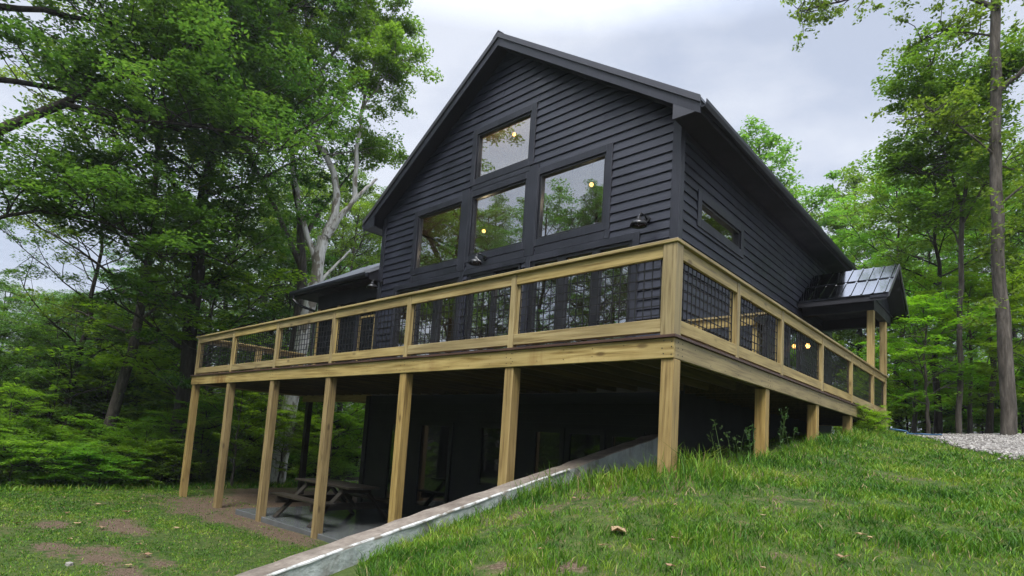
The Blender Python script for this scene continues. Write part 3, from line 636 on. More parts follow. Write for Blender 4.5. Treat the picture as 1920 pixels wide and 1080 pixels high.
for k in range(6): z = .25 + k * .1; mb.box(-1.42, -.45, 3.391, 3.397, z - .003, z + .003)
mb.build('wire_panel', 'wire_black', g); MB().box(-.40, -.2, 3.30, 3.358, .84, .90).box(-.3, -.22, 3.29, 3.33, .78, .84).build('latch', 'lamp_black', g)

# ---------------------------------------------------------------- entry porch on the right
ep = thing('entry_porch', (-.6, 10.7, 0), 'small gabled entry porch with shiny dark metal roof ending the side deck', 'porch')
EYC, EZ, EH, ES = 10.72, 3.66, 1.36, 0.74
for s in (-1, 1):
    mb = MB(); fnp = lambda p, q, t: (t, EYC + p, q)
    mb.prism([(0, EZ), (s * EH, EZ - ES * EH), (s * EH, EZ - ES * EH - .03), (0, EZ - .03)], fnp, HX1 + .03, .33)
    for xx in np.arange(HX1 + .25, .3, .225): mb.beam((xx, EYC, EZ + .008), (xx, EYC + s * EH, EZ - ES * EH + .008), .03, .028)
    mb.beam((HX1 + .04, EYC + s * .66, EZ - ES * .66 + .006), (.33, EYC + s * .66, EZ - ES * .66 + .006), .05, .02)
    mb.build('roof', 'metal_roof', ep)
    mb = MB(); mb.prism([(0, EZ - .031), (s * (EH - .02), EZ - ES * (EH - .02) - .031), (s * (EH - .02), EZ - ES * (EH - .02) - .17), (0, EZ - .17)], fnp, HX1 + .03, .30); mb.build('soffit', 'soffit', ep)
    mb = MB(); mb.prism([(0, EZ + .012), (s * (EH + .01), EZ - ES * (EH + .01) + .012), (s * (EH + .01), EZ - ES * (EH + .01) - .1), (0, EZ - .1)], fnp, .332, .352); mb.build('rake_trim', 'metal_trim', ep)
MB().prism([(-1.0, 2.62), (1.0, 2.62), (1.0, EZ - .18 - ES), (0, EZ - .18), (-1.0, EZ - .18 - ES)], lambda p, q, t: (t, EYC + p, q), -.08, -.02).build('gable_panel', 'siding_y', ep)
MB().box(HX1 + .03, .0, 9.70, 9.86, 2.36, 2.62).build('beam', 'soffit', ep); MB().box(HX1 + .03, .0, 11.56, 11.72, 2.36, 2.62).build('beam', 'soffit', ep)
MB().box(-.15, .0, 9.865, 11.555, 2.38, 2.615).build('beam', 'soffit', ep); MB().box(HX1 + .03, .02, 9.5, 11.95, 2.622, 2.64).build('ceiling', 'soffit', ep)
for y in (9.80, 11.24): MB().box(-.152, -.012, y - .07, y + .07, 1.027, 2.36 if y < 10 else 2.378).build('post', 'lumber_z', ep, bevel=0.005)
MB().box(-.02, .34, 9.36, 9.40, 2.56, 2.66).build('fascia', 'trim', ep); MB().box(-.02, .34, 12.02, 12.06, 2.56, 2.66).build('fascia', 'trim', ep)

# ---------------------------------------------------------------- screened porch on the left
sp = thing('screened_porch', (-11.6, 4.8, 0), 'dark screened porch with low metal roof joined to the left side of the house', 'porch')
PX0, PX1, PY0, PY1 = -13.12, HX0 - .05, 3.06, 6.9
mb = MB(); RS = .60
def pr(x, y): return 2.93 + RS * (y - 2.68)
fnp = lambda p, q, t: (t, p, q)
mb.prism([(2.68, 2.93), (4.9, 2.93 + RS * 2.22), (7.1, 2.93), (7.1, 2.90), (4.9, 2.90 + RS * 2.22), (2.68, 2.90)], fnp, -14.0, PX1)
for xx in np.arange(-13.8, PX1, .41):
    mb.beam((xx, 2.68, 2.94), (xx, 4.9, 2.94 + RS * 2.22), .03, .03)
mb.build('roof', 'sheen_metal', sp)
MB().prism([(2.72, 2.885), (4.9, 2.885 + RS * 2.18), (7.06, 2.885), (7.06, 2.76), (2.72, 2.76)], fnp, -13.96, PX1).build('soffit', 'soffit', sp)
MB().prism([(2.565 + p, 2.875 + q) for p, q in [(0.115, .05), (.115, -.08), (.03, -.08), (0, -.03), (0, .03), (.01, .03), (.012, -.025), (.035, -.07), (.105, -.07), (.105, .05)]], fnp, -14.0, PX1 + .02).build('gutter', 'trim', sp)
MB().tube([(-13.85, 2.63, 2.80), (-13.85, 2.63, 2.66), (-13.7, 2.75, 2.5), (-13.22, 3.0, 2.32), (-13.18, 3.02, 2.2), (-13.18, 3.02, .05)], .042, 8).build('downspout', 'lamp_black', sp)
MB().box(PX0, PX1 + .04, PY0, PY0 + .1, 2.36, 2.76).build('header', 'soffit', sp)
for x, m in ((-13.06, 'lumber_z'), (-11.95, 'lumber_z')): MB().box(x - .045, x + .045, PY0, PY0 + .09, 0.002, 2.358).build('post', m, sp)
MB().box(-10.98, -10.82, PY0 - .01, PY0 + .1, 0.002, 2.358).build('post', 'trim', sp)
MB().box(-13.01, -11.0, PY0 + .01, PY0 + .08, .06, .15).build('bottom_rail', 'lumber_x', sp)
f = frame_rect(front, -10.74, -10.10, 0.06, 1.86, .05, -.06, -.02, True).build('screen_door', 'lumber_z', sp)
obox(front, -10.74, -10.10, -.05, -.045, .06, 1.86).build('screen', 'screen', f)
for a, b in ((-13.0, -12.0), (-11.9, -10.99)): MB().box(a, b, PY0 + .04, PY0 + .045, .152, 2.357).build('screen', 'screen', sp)
MB().box(-10.81, PX1 + .02, PY0 + .05, PY0 + .056, 1.92, 2.357).build('screen', 'screen', sp)
MB().box(PX0 + .02, PX0 + .025, PY0 + .12, PY1, 0.1, 2.36).build('screen', 'screen', sp)
MB().box(PX0, PX1, PY1, PY1 + .1, 0.002, 2.76).build('wall', 'siding_x', sp)

# ---------------------------------------------------------------- retaining wall, patio, picnic table
def wz(y): return -1.592 + 0.2245 * y
rw = thing('retaining_wall', (-1.72, -2, -3.1), 'sloping concrete retaining wall with stained top running down from under the deck', 'retaining wall')
ys = np.linspace(3.0, -7.0, 60); mb = MB(); rr = np.random.default_rng(3); prev = None
for y in ys:
    j = rr.normal(0, .004); k_ = len(mb.v); z = wz(y) + rr.normal(0, .004)
    mb.v += [(-1.86 + rr.normal(0, .004), y, -3.4), (-1.86 + rr.normal(0, .004), y, z - .01), (-1.582 + j, y, z), (-1.573 + j, y, z - .012), (-1.57, y, -3.4)]
    if prev is not None:
        for q in range(4): mb.f.append((prev + q, k_ + q, k_ + q + 1, prev + q + 1))
    else: mb.f.append(tuple(k_ + q for q in range(5)))
    prev = k_
mb.f.append(tuple(prev + q for q in (4, 3, 2, 1, 0))); mb.build('body', 'concrete_wall', rw)
mb = MB(); prev = None; rr = np.random.default_rng(3)
for y in ys:
    if y > 0.5: continue
    j = rr.normal(0, .004); z = wz(y); k_ = len(mb.v); w = max(.0, .003 + .006 * rr.normal())
    mb.v += [(-1.586 + j - w, y, z - .002), (-1.584 + j, y, z + .006), (-1.568 + j, y, z - .004), (-1.566 + j, y, z - .012 - w)]
    if prev is not None:
        for q in range(3): mb.f.append((prev + q, k_ + q, k_ + q + 1, prev + q + 1))
    prev = k_
mb.build('edge_strip', 'concrete_edge', rw)
o = MB().box(-10.2, -1.87, .07, HY0 + .02, -3.2, -3.03).build('patio', 'wet_concrete', bevel=0.008); o['kind'] = 'structure'
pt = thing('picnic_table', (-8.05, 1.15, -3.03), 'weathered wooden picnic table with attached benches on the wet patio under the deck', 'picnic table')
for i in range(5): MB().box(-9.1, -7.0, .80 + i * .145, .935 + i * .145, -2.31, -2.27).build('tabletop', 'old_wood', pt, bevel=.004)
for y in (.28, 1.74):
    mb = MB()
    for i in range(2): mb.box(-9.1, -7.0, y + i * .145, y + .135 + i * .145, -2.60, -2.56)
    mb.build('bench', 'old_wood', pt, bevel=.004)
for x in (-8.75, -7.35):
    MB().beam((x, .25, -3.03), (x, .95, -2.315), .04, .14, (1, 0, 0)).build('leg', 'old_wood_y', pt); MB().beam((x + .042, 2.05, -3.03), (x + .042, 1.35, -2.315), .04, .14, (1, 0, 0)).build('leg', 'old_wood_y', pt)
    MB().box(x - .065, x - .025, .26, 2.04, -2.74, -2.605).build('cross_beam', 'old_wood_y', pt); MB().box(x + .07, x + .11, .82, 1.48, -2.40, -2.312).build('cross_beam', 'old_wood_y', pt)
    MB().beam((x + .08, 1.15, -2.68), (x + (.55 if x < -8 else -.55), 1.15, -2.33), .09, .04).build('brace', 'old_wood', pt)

# ---------------------------------------------------------------- trees
def limb(rng, p, d, L, r0, r1, n=6, wob=.12, lift=0.0):
    p = Vector(p); d = Vector(d).normalized(); P = [p.copy()]
    for i in range(n):
        d = (d + Vector(rng.normal(0, wob, 3)) + Vector((0, 0, lift))).normalized(); p = p + d * (L / n); P.append(p.copy())
    return P, list(np.linspace(r0, r1, n + 1))
def leaves(rng, C, R, per, size, flat, up=0.6, asp=.55):
    """C cluster centres (n,3), R cluster radii (n,): many small leaf faces round each centre"""
    C = np.asarray(C, float); R = np.asarray(R, float); n = len(C)
    q = rng.normal(0, 1, (n, per, 3)); q /= np.linalg.norm(q, axis=2, keepdims=True); q *= (rng.random((n, per, 1)) ** .45)
    tilt = rng.normal(0, .22, (n, 1, 2))
    P = q * R[:, None, None]; P[..., 2] = P[..., 2] * flat + (P[..., :2] * tilt).sum(-1) - .12 * (P[..., 0] ** 2 + P[..., 1] ** 2) / np.maximum(R[:, None], .2)
    P = (P + C[:, None]).reshape(-1, 3); m = len(P)
    nr = rng.normal(0, 1, (m, 3)) * (1 - up) ; nr[:, 2] += up * 1.2; nr /= np.linalg.norm(nr, axis=1, keepdims=True)
    a = rng.normal(0, 1, (m, 3)); a -= nr * (a * nr).sum(1, keepdims=True); a /= np.linalg.norm(a, axis=1, keepdims=True); b = np.cross(nr, a)
    s = (size * (.6 + .8 * rng.random(m)))[:, None]
    V = np.stack([P - a * s * .5, P + b * s * asp * .5 - a * s * .05 + nr * s * .08, P + a * s * .5 - nr * s * .08, P - b * s * asp * .5 - a * s * .05 + nr * s * .08], 1).reshape(-1, 3)
    return V, np.arange(m * 4).reshape(-1, 4)
def tree(name, seed, H, trunk_h, rad_, r0, leafm, barkm, label, cat='tree', nl=16, nsec=6, per=26, size=.17, flat=.55, cr=.8, group=None, shape=None, lean=(0, 0), sub=2, up=.5, dens=1.0):
    rng = np.random.default_rng(seed); root = thing(name, (0, 0, 0), label, cat, group)
    mb = MB(); C = []; R = []
    n = 12; pts = [Vector((0, 0, -.4))]; rr_ = [r0 * 1.35]
    x = y = 0
    for i in range(1, n + 1):
        t_ = i / n; x += rng.normal(0, .008 * H) + lean[0] * H / n; y += rng.normal(0, .008 * H) + lean[1] * H / n
        pts.append(Vector((x, y, t_ * H * .93))); rr_.append(r0 * (1 - .88 * t_ ** .9) + .015)
    rr_[1] = rr_[1] * 1.05
    mb.tube(pts, rr_, 10, False)
    shape = shape or (lambda t: math.sin(math.pi * min(1, max(0, .12 + t * .86))) ** .7)
    for i in range(nl):
        f = (i + .5 * rng.random()) / nl; z = trunk_h + f * (H * .9 - trunk_h)
        k = min(int(z / (H * .93) * n), n - 1); u = z / (H * .93) * n - k; p = pts[k].lerp(pts[k + 1], u)
        az = i * 2.4 + rng.normal(0, .35); L = rad_ * shape(f) * (.75 + .5 * rng.random()); el = .25 + .75 * f
        lp, lr = limb(rng, p, (math.cos(az), math.sin(az), el), L, max(.012, r0 * .36 * (1 - f * .7)), .012, 7, .13, .03)
        mb.tube(lp, lr, 6, False)
        ns = max(2, int(nsec * (L / rad_) + 1))
        for j in range(ns):
            q = lp[2 + (j * 5) // ns] if ns > 1 else lp[4]
            dd = (lp[-1] - lp[0]).normalized(); sd_ = Vector((-dd.y, dd.x, 0)).normalized() * (1 if j % 2 else -1)
            d2 = dd * .55 + sd_ * (.5 + .5 * rng.random()) + Vector((0, 0, rng.normal(.15, .3)))
            sp_, sr = limb(rng, q, d2, L * (.35 + .3 * rng.random()), .022, .006, 4, .18, .02)
            mb.tube(sp_, sr, 4, False)
            for a in range(sub):
                c = sp_[-1 - a] + Vector(rng.normal(0, .18, 3)); C.append(tuple(c)); R.append(cr * (.6 + .7 * rng.random()))
        C.append(tuple(lp[-1])); R.append(cr * (.7 + .6 * rng.random()))
    for a in range(5): C.append(tuple(pts[-1] + Vector(rng.normal(0, .5, 3)))); R.append(cr)
    mb.build('trunk', barkm, root, off=(0, 0, 0), smooth=True)
    C = np.array(C); R = np.array(R); keep = rng.random(len(C)) < dens; C, R = C[keep], R[keep]
    V, F = leaves(rng, C, R, per, size, flat, up)
    np_mesh('crown', V, F, leafm, root)
    return root
def put(root, x, y, rot=0, s=1.0, label=None, z=None, sz=None):
    root.location = (x, y, float(ground(x, y)) if z is None else z); root.rotation_euler = (0, 0, rot); root.scale = (s, s, sz or s)
    if label: root['label'] = label
    return root
def dup(root, x, y, rot, s, label=None, group=None, sz=None):
    c = root.copy(); COL.objects.link(c)
    for ch in root.children:
        k = ch.copy(); COL.objects.link(k); k.parent = c
    if group: c['group'] = group
    return put(c, x, y, rot, s, label, sz=sz)
CX, CY = 2.7423, -5.3762
def pol(bx, by, D): return CX + bx * D, CY + by * D
GB = 'broadleaf trees of the surrounding woods'
LW = 'one of the dark broadleaf trees crowded in the woods behind the lawn'
# prototypes
TA = tree('broadleaf_tree', 11, 22, 3.0, 4.0, .27, 'leaf_dark', 'bark_dark', 'x', nl=30, nsec=7, per=190, size=.118, cr=.62, flat=.36, up=.68, sub=1, group=GB, dens=.8)
TB = tree('broadleaf_tree', 23, 19, 4.5, 4.8, .19, 'leaf_mid', 'bark_grey', 'x', nl=26, nsec=7, per=170, size=.118, cr=.62, flat=.34, up=.72, sub=1, group=GB)
TC = tree('broadleaf_tree', 37, 17, 2.2, 5.2, .19, 'leaf_dark', 'bark_dark', 'x', nl=26, nsec=7, per=180, size=.125, cr=.72, flat=.32, up=.75, sub=1, group=GB)
TD = tree('slender_tree', 41, 15, 6.5, 3.4, .15, 'leaf_mid', 'bark_dark', 'x', nl=15, nsec=5, per=90, size=.15, cr=.65, flat=.32, up=.75, group=GB)
# left woods, nearest row, each with its own look
put(TA, *pol(-.955, .296, 21.5), 0.3, 1.0, 'tallest dense dark tree left of the deck with its trunk at the lawn edge')
put(TB, *pol(-.976, .218, 24), 1.9, .98, 'mid green tree with a slim dark trunk left of the tallest dense tree')
dup(TA, *pol(-.915, .403, 29), 2.6, .6, 'dark full tree standing behind the pale barked sycamore on its left side')
dup(TB, *pol(-.858, .514, 28), 4.0, .74, 'full leafy green tree rising behind the left eave of the house')
put(TC, *pol(-.985, .172, 27), 5.1, .72, 'low dark tree under the gap of sky on the far left')
wl = [(-.99, .13, 34, 1, .6), (-.97, .243, 31, 0, .85), (-.94, .341, 33, 2, 1.05), (-.90, .436, 36, 1, 1.0), (-.872, .489, 33, 2, 1.0), (-.845, .535, 37, 0, .85), (-.80, .60, 40, 1, .95), (-.962, .272, 40, 2, 1.0), (-.925, .38, 44, 0, .95),
      (-.885, .465, 47, 2, 1.1), (-.995, .09, 46, 2, .62), (-.98, .19, 48, 1, .62), (-.955, .297, 52, 0, .9), (-.86, .51, 52, 1, 1.0), (-.999, .04, 60, 0, .55), (-.978, .21, 62, 2, .75), (-.93, .367, 60, 1, 1.0), (-.99, .14, 75, 0, .7), (-.965, .262, 76, 2, .9), (-.90, .43, 70, 0, 1.0)]
P3 = [TA, TB, TC]; rr = random.Random(4)
for q in range(26):
    a = rr.uniform(-.06, .46); D = rr.uniform(27, 58); wl.append((-math.cos(a), math.sin(a), D, rr.choice((0, 1, 2, 2)), rr.uniform(.5, .9)))
for bx, by, D, k, s in wl:
    s = min(s, ((.19 if bx < -.973 else .24 + (bx + .973) * 7) * D + 1.9) / (22, 19, 17)[k])
    dup(P3[k], *pol(bx, by, D), rr.uniform(0, 6), s, LW, 'trees deep in the left woods')
for q in range(22):
    a = rr.uniform(-.06, .56); dup(TC, *pol(-math.cos(a), math.sin(a), rr.uniform(25, 44)), rr.uniform(0, 6), rr.uniform(.24, .36), 'one of the small leafy saplings filling the floor of the left woods', 'saplings in the left woods')
# young layered maples and saplings at the woods' edge
YM = tree('young_maple', 51, 6.2, 1.0, 2.6, .07, 'leaf_lime', 'bark_grey', 'x', nl=15, nsec=5, per=80, size=.13, cr=.55, flat=.12, up=.85, group='young bright maples')
put(YM, *pol(-.925, .38, 20), .4, .55, 'bright green layered young maple seen between the left deck posts')
dup(YM, *pol(-.905, .425, 24.5), 2.2, .8, 'bright green young maple just left of the white sycamore trunk', 'young bright maples')
dup(YM, *pol(-.862, .507, 25), 1.2, .9, 'bright green young maple behind the picnic table right of the sycamore trunk', 'young bright maples')
dup(YM, *pol(-.945, .327, 23), 4.2, 1.25, 'tall light green young maple whose top reaches the end of the deck railing', 'young bright maples')
for q in range(9):
    a = rr.uniform(.02, .5); dup(YM, *pol(-math.cos(a), math.sin(a), rr.uniform(19.5, 22.5)), rr.uniform(0, 6), rr.uniform(.26, .46), 'small light green maple sapling in the bank along the far lawn edge', 'maple saplings along the lawn edge')
BU = tree('leafy_shrub', 61, 2.1, .15, 1.7, .03, 'leaf_lime', 'bark_dark', 'x', 'shrub', nl=14, nsec=6, per=60, size=.11, cr=.42, flat=.2, up=.8, group='shrubs along the lawn edge')
LB = 'leafy green shrub in the low bank of shrubs along the far lawn edge'
first = True
for bx, by, D, s in ((-.997, .075, 20.5, 1.0), (-.992, .125, 19.8, 1.05), (-.985, .172, 20.2, 1.1), (-.976, .218, 19.6, 1.05), (-.967, .255, 20.3, 1.0), (-.957, .29, 20.0, .9), (-.945, .327, 21.5, .9), (-.932, .362, 22, .7), (-.915, .403, 23, .7), (-.885, .465, 24.5, .7), (-.87, .493, 25, .7), (-.85, .527, 26, .7), (-.99, .14, 23, 1.2), (-.972, .235, 23.5, 1.3), (-1.0, .03, 21, 1.1)):
    if first: put(BU, *pol(bx, by, D), 0, s * .6, LB, sz=.36); first = False
    else: dup(BU, *pol(bx, by, D), rr.uniform(0, 6), s * .62, LB, 'shrubs along the lawn edge', sz=s * rr.uniform(.3, .62))
for q in range(26):
    a = rr.uniform(.26, .58); D = rr.uniform(27, 36); dup(BU, *pol(-math.cos(a), math.sin(a), D), rr.uniform(0, 6), rr.uniform(.9, 1.5), 'leafy shrub in the shaded thicket seen between the deck posts', 'thicket shrubs behind the deck posts')
# the pale sycamore: hand-laid skeleton (local metres, +x to the right as seen from the lawn, +z up)
def skeleton_tree(name, label, loc, axis_r, limbs, leafm, barkm, seed, per, size, cr, flat, twig=3, cat='tree', up=.45, tuft=None, sides=12, tw=(.7, 1.6)):
    rng = np.random.default_rng(seed); root = thing(name, loc, label, cat); mb = MB(); C = []; R = []
    ar = Vector((axis_r[0], axis_r[1], 0)).normalized(); af = Vector((-ar.y, ar.x, 0))
    for pts, ra, rb, leafy in limbs:
        W_ = [ar * p[0] + af * p[2] + Vector((0, 0, p[1])) for p in pts]
        Q = []                                        # smooth the polyline
        for i in range(len(W_) - 1):
            p0, p1, p2, p3 = W_[max(i - 1, 0)], W_[i], W_[i + 1], W_[min(i + 2, len(W_) - 1)]
            for u in (0, .25, .5, .75): Q.append(.5 * ((2 * p1) + (p2 - p0) * u + (2 * p0 - 5 * p1 + 4 * p2 - p3) * u * u + (3 * p1 - p0 - 3 * p2 + p3) * u ** 3) + Vector(rng.normal(0, min(ra, .1) * .25, 3)))
        Q.append(W_[-1]); mb.tube(Q, list(ra + (rb - ra) * np.linspace(0, 1, len(Q)) ** .8), sides if ra > .1 else 6, False)
        if leafy:
            n0 = int(len(Q) * (1 - leafy))
            for i in range(n0, len(Q)):
                for a in range(twig):
                    d = Vector(rng.normal(0, 1, 3)); d.z = abs(d.z) * .5 + .1
                    sp_, sr = limb(rng, Q[i], d, tw[0] + tw[1] * rng.random(), .02, .005, 4, .2, .02); mb.tube(sp_, sr, 4, False)
                    for b in (1, 2):
                        C.append(tuple(sp_[-b] + Vector(rng.normal(0, .15, 3)))); R.append(cr * (.55 + .8 * rng.random()))
    for (x, z, f, r) in (tuft or []): C.append(tuple(ar * x + af * f + Vector((0, 0, z)))); R.append(r)
    mb.build('trunk', barkm, root, off=(0, 0, 0), smooth=True)
    if C: V, F = leaves(rng, C, R, per, size, flat, up); np_mesh('crown', V, F, leafm, root)
    return root
SX, SY = pol(-.894, .449, 21.8)
syc = [([(-.2, -.5, 0), (.05, 2.5, 0), (.3, 5, 0), (.6, 7.6, 0), (.72, 9.0, 0)], .31, .19, 0),
       ([(.85, 9.0, 0), (1.15, 10.3, 0), (1.0, 11.6, .1), (.3, 12.7, 0), (.1, 14.3, .1), (.4, 16, .2), (.2, 18, 0), (.5, 20.5, .2)], .17, .03, .6),
       ([(.85, 9.0, 0), (1.5, 10.0, -.2), (2.2, 10.9, -.3), (2.9, 11.5, -.3)], .13, .04, 0), ([(1.9, 10.5, -.2), (2.1, 12.4, -.4), (2.4, 14, -.5), (3.0, 15.6, -.5), (3.6, 17, -.3)], .10, .02, .5),
       ([(.7, 7.8, 0), (-.1, 9.4, .3), (-.7, 11.2, .5), (-.8, 12.8, .6), (-1.7, 13.5, .6), (-2.6, 14.3, .8)], .12, .03, .35), ([(-.8, 12.4, .6), (-.6, 13.8, .5), (-1.6, 15.5, .5), (-2.7, 16.6, .4)], .07, .02, .6),
       ([(.7, 7.2, 0), (1.3, 8.0, .2), (2.0, 8.8, .3)], .08, .03, 0), ([(.1, 14.0, .1), (-1.0, 15.6, -.4), (-2.4, 17.4, -.6), (-3.2, 19.2, -.6)], .10, .02, .65), ([(.2, 14.6, .1), (1.3, 16.2, .4), (2.4, 18, .6), (3.0, 19.6, .5)], .10, .02, .65),
       ([(.4, 16, .2), (-.6, 17.6, 1), (-1.2, 19.6, 1.4)], .07, .02, .7), ([(.3, 17, .2), (1.6, 19, -.8), (2.2, 20.4, -1)], .06, .02, .7), ([(2.4, 14, -.5), (3.2, 14.8, -1), (3.9, 15.6, -1.2)], .05, .015, .6), ([(2.4, 17.6, .6), (3.4, 17.8, .6), (4.1, 17.6, .4)], .05, .015, .6), ([(1.0, 12.2, .1), (2.2, 13.0, 1), (3.4, 13.2, 1.4)], .05, .015, .5)]
skeleton_tree('sycamore_tree', 'tall sycamore with bare white trunk and forked pale limbs behind the left deck', (SX, SY, float(ground(SX, SY))), (.449, .894), [([(p[0] * .82 - .15 - .16 * max(p[1] - 11, 0), p[1], p[2]) for p in q], a, b, c) for q, a, b, c in syc], 'leaf_mid', 'bark_white', 71, 120, .112, .46, .45, twig=4, up=.65, tw=(.6, 1.2))
SX2, SY2 = pol(-.901, .433, 22.3)
skeleton_tree('broadleaf_tree', 'greyish brown trunk leaning close beside the white sycamore trunk', (SX2, SY2, float(ground(SX2, SY2))), (.449, .894), [([(-.1, -.5, 0), (.1, 3, 0), (.3, 6, .1), (.1, 9, .3), (-.5, 12, .5), (-.8, 15, .5)], .31, .06, .45), ([(.2, 8, .2), (-1.5, 11, 0), (-3, 13.5, 0)], .12, .03, .6), ([(.1, 9, .3), (1.2, 11.6, 1.4), (2.4, 14, 2)], .1, .02, .6)], 'leaf_dark', 'bark_grey', 72, 60, .15, .5, .4, twig=2, up=.65)
# the tree leaning in from beyond the left edge of the frame
OX, OY = pol(-.9999, .010, 19.0)
ov = [([(0, -.5, 0), (.1, 3, 0), (.2, 6, 0), (.1, 9, 0), (.2, 12, 0), (.1, 15.5, 0)], .26, .07, .25), ([(.2, 6.2, 0), (1.6, 7.6, -.2), (2.8, 8.9, -.3), (4.0, 10.2, -.3), (5.2, 11.2, -.2)], .11, .02, .7), ([(.2, 5.4, 0), (1.8, 6.2, .3), (3.2, 6.4, .6), (4.4, 6.0, .7), (5.2, 5.4, .7)], .06, .015, .75),
      ([(.1, 7.6, 0), (1.8, 8.4, .8), (3.4, 8.6, 1.2), (4.8, 8.4, 1.4)], .07, .02, .75), ([(.1, 10, 0), (1.6, 11.6, -.6), (3.4, 12.6, -.8), (5, 13, -.8)], .08, .02, .75), ([(.1, 4.4, 0), (1.4, 5.2, -.6), (2.6, 5.2, -1.0), (3.6, 4.7, -1.2)], .05, .015, .75),
      ([(1.6, 7.6, -.2), (2.6, 7.4, -1), (4.0, 7.6, -1.5), (5.4, 7.7, -1.6)], .07, .015, .65), ([(2.8, 8.9, -.3), (4.2, 9.2, .4), (5.8, 9.6, .6)], .06, .015, .65), ([(.1, 9, 0), (1.5, 10, .8), (3.2, 10.6, 1.2), (5.4, 10.4, 1.6)], .08, .015, .6), ([(.2, 12, 0), (2, 13.5, .5), (4.4, 14.4, .8)], .08, .015, .6)]
ovt = skeleton_tree('overhanging_tree', 'big maple at the left edge of the picture whose leafy limbs hang into view', (OX, OY, float(ground(OX, OY))), (-.107 * -1, .994), ov, 'leaf_dark', 'bark_dark', 73, 130, .10, .56, .32, twig=4, up=.75)
ovt.scale = (1.3, 1.3, 1.3)
# right side: tall trunk, slim forked tree, rounded crowns, woods
T1X, T1Y = pol(-.033, .9995, 17)
t1 = [([(.05, -.4, 0), (.02, 2, 0), (-.05, 5, 0), (-.05, 8, 0), (.0, 10.6, 0), (-.1, 13, 0), (-.1, 16.5, 0)], .155, .075, .18), ([(0, 8.2, 0), (.9, 9.1, .3), (2.2, 10, .4)], .07, .02, .5), ([(-.05, 10.4, 0), (-1.2, 11.4, -.2), (-2.4, 11.7, -.3), (-3.6, 12.0, -.3), (-4.4, 12.1, -.3)], .06, .012, .7), ([(-.1, 11.6, 0), (1.0, 12.4, .5), (2.2, 12.8, .8)], .06, .015, .7),
      ([(-.1, 12.4, 0), (-1.4, 13.4, .4), (-2.6, 14.2, .6)], .05, .012, .7), ([(-.05, 6.6, 0), (-.7, 7.3, -.5), (-1.2, 7.7, -.8)], .03, .01, .6), ([(0, 9.6, 0), (-.8, 10.4, .5), (-1.7, 10.6, .8)], .03, .01, .7), ([(0, 5.4, 0), (.9, 6.2, .2), (1.9, 6.6, .4)], .03, .01, .5)]
rr2 = np.random.default_rng(8)
tf = [(rr2.normal(0, .3), z, rr2.normal(0, .35), .22 + .2 * rr2.random()) for z in np.linspace(2.6, 12, 34)]
skeleton_tree('tall_trunk_tree', 'tallest thick grey trunk at the right edge standing beyond the gravel', (T1X, T1Y, float(ground(T1X, T1Y))), (.9995, .033), t1, 'leaf_mid', 'bark_grey', 81, 36, .10, .3, .5, twig=3, up=.6, tw=(.35, .7), tuft=tf, sides=16)
T2X, T2Y = pol(-.081, .9967, 18.5)
t2 = [([(p[0] * .45 + .02 * p[1], p[1] * .88, p[2] * .7) for p in q], a * (.75 if c else 1), b, c) for q, a, b, c in [([(.05, -.4, 0), (0, 2, 0), (-.02, 4.5, 0), (0, 6.9, 0)], .075, .058, 0), ([(0, 6.9, 0), (.45, 8.4, .1), (.75, 9.6, .2), (.9, 11.2, .3)], .07, .02, .6), ([(0, 6.8, 0), (-.6, 8.0, -.1), (-1.1, 8.9, -.2), (-1.9, 10, -.3), (-2.6, 10.8, -.3)], .065, .015, .65), ([(-.5, 7.8, -.1), (-1.6, 8.2, .4), (-2.8, 8.5, .8), (-3.6, 8.9, 1)], .05, .012, .7),
      ([(.5, 8.4, .1), (-.2, 9.8, .7), (-.5, 11.2, 1)], .05, .012, .7), ([(-.02, 5.6, 0), (-.8, 6.6, .5), (-1.8, 7.1, .8)], .04, .012, .65), ([(0, 6.2, 0), (.9, 7.2, -.4), (1.8, 7.7, -.8)], .04, .012, .65), ([(.7, 9.5, .2), (1.6, 10.3, -.2), (2.2, 10.8, -.4)], .03, .01, .7), ([(-1.1, 8.9, -.2), (-1.4, 10.2, -.8), (-1.6, 11.2, -1.2)], .03, .01, .7)]]
skeleton_tree('slender_tree', 'slim forked tree with airy light green crown left of the thick grey trunk', (T2X, T2Y, float(ground(T2X, T2Y))), (.9967, .081), t2, 'leaf_mid', 'bark_grey', 82, 60, .10, .36, .35, twig=4, up=.7, tw=(.35, .7))
T3 = tree('rounded_tree', 91, 20, 3.0, 3.4, .22, 'leaf_mid', 'bark_dark', 'x', nl=30, nsec=6, per=110, size=.17, cr=.62, flat=.45, up=.65, sub=1, group=GB)
put(T3, *pol(-.195, .981, 40), 1.0, 1.0, 'rounded green tree crown above the entry porch roof')
dup(T3, *pol(-.318, .948, 37), 2.4, 1.16, 'pale green tree top showing over the far end of the long side eave')
dup(T3, *pol(-.238, .971, 39), 5.2, .9, 'rounded green tree crown left of the one above the entry porch roof')
dup(T3, *pol(-.287, .958, 39), 1.2, 1.02, 'leafy green tree rising right of the pale treetop behind the side eave')
dup(T3, *pol(-.27, .963, 36), 3.7, .76, 'lower rounded tree between the side eave and the entry porch roof')
LR = 'one of the trees in the dark woods beyond the gravel drive'
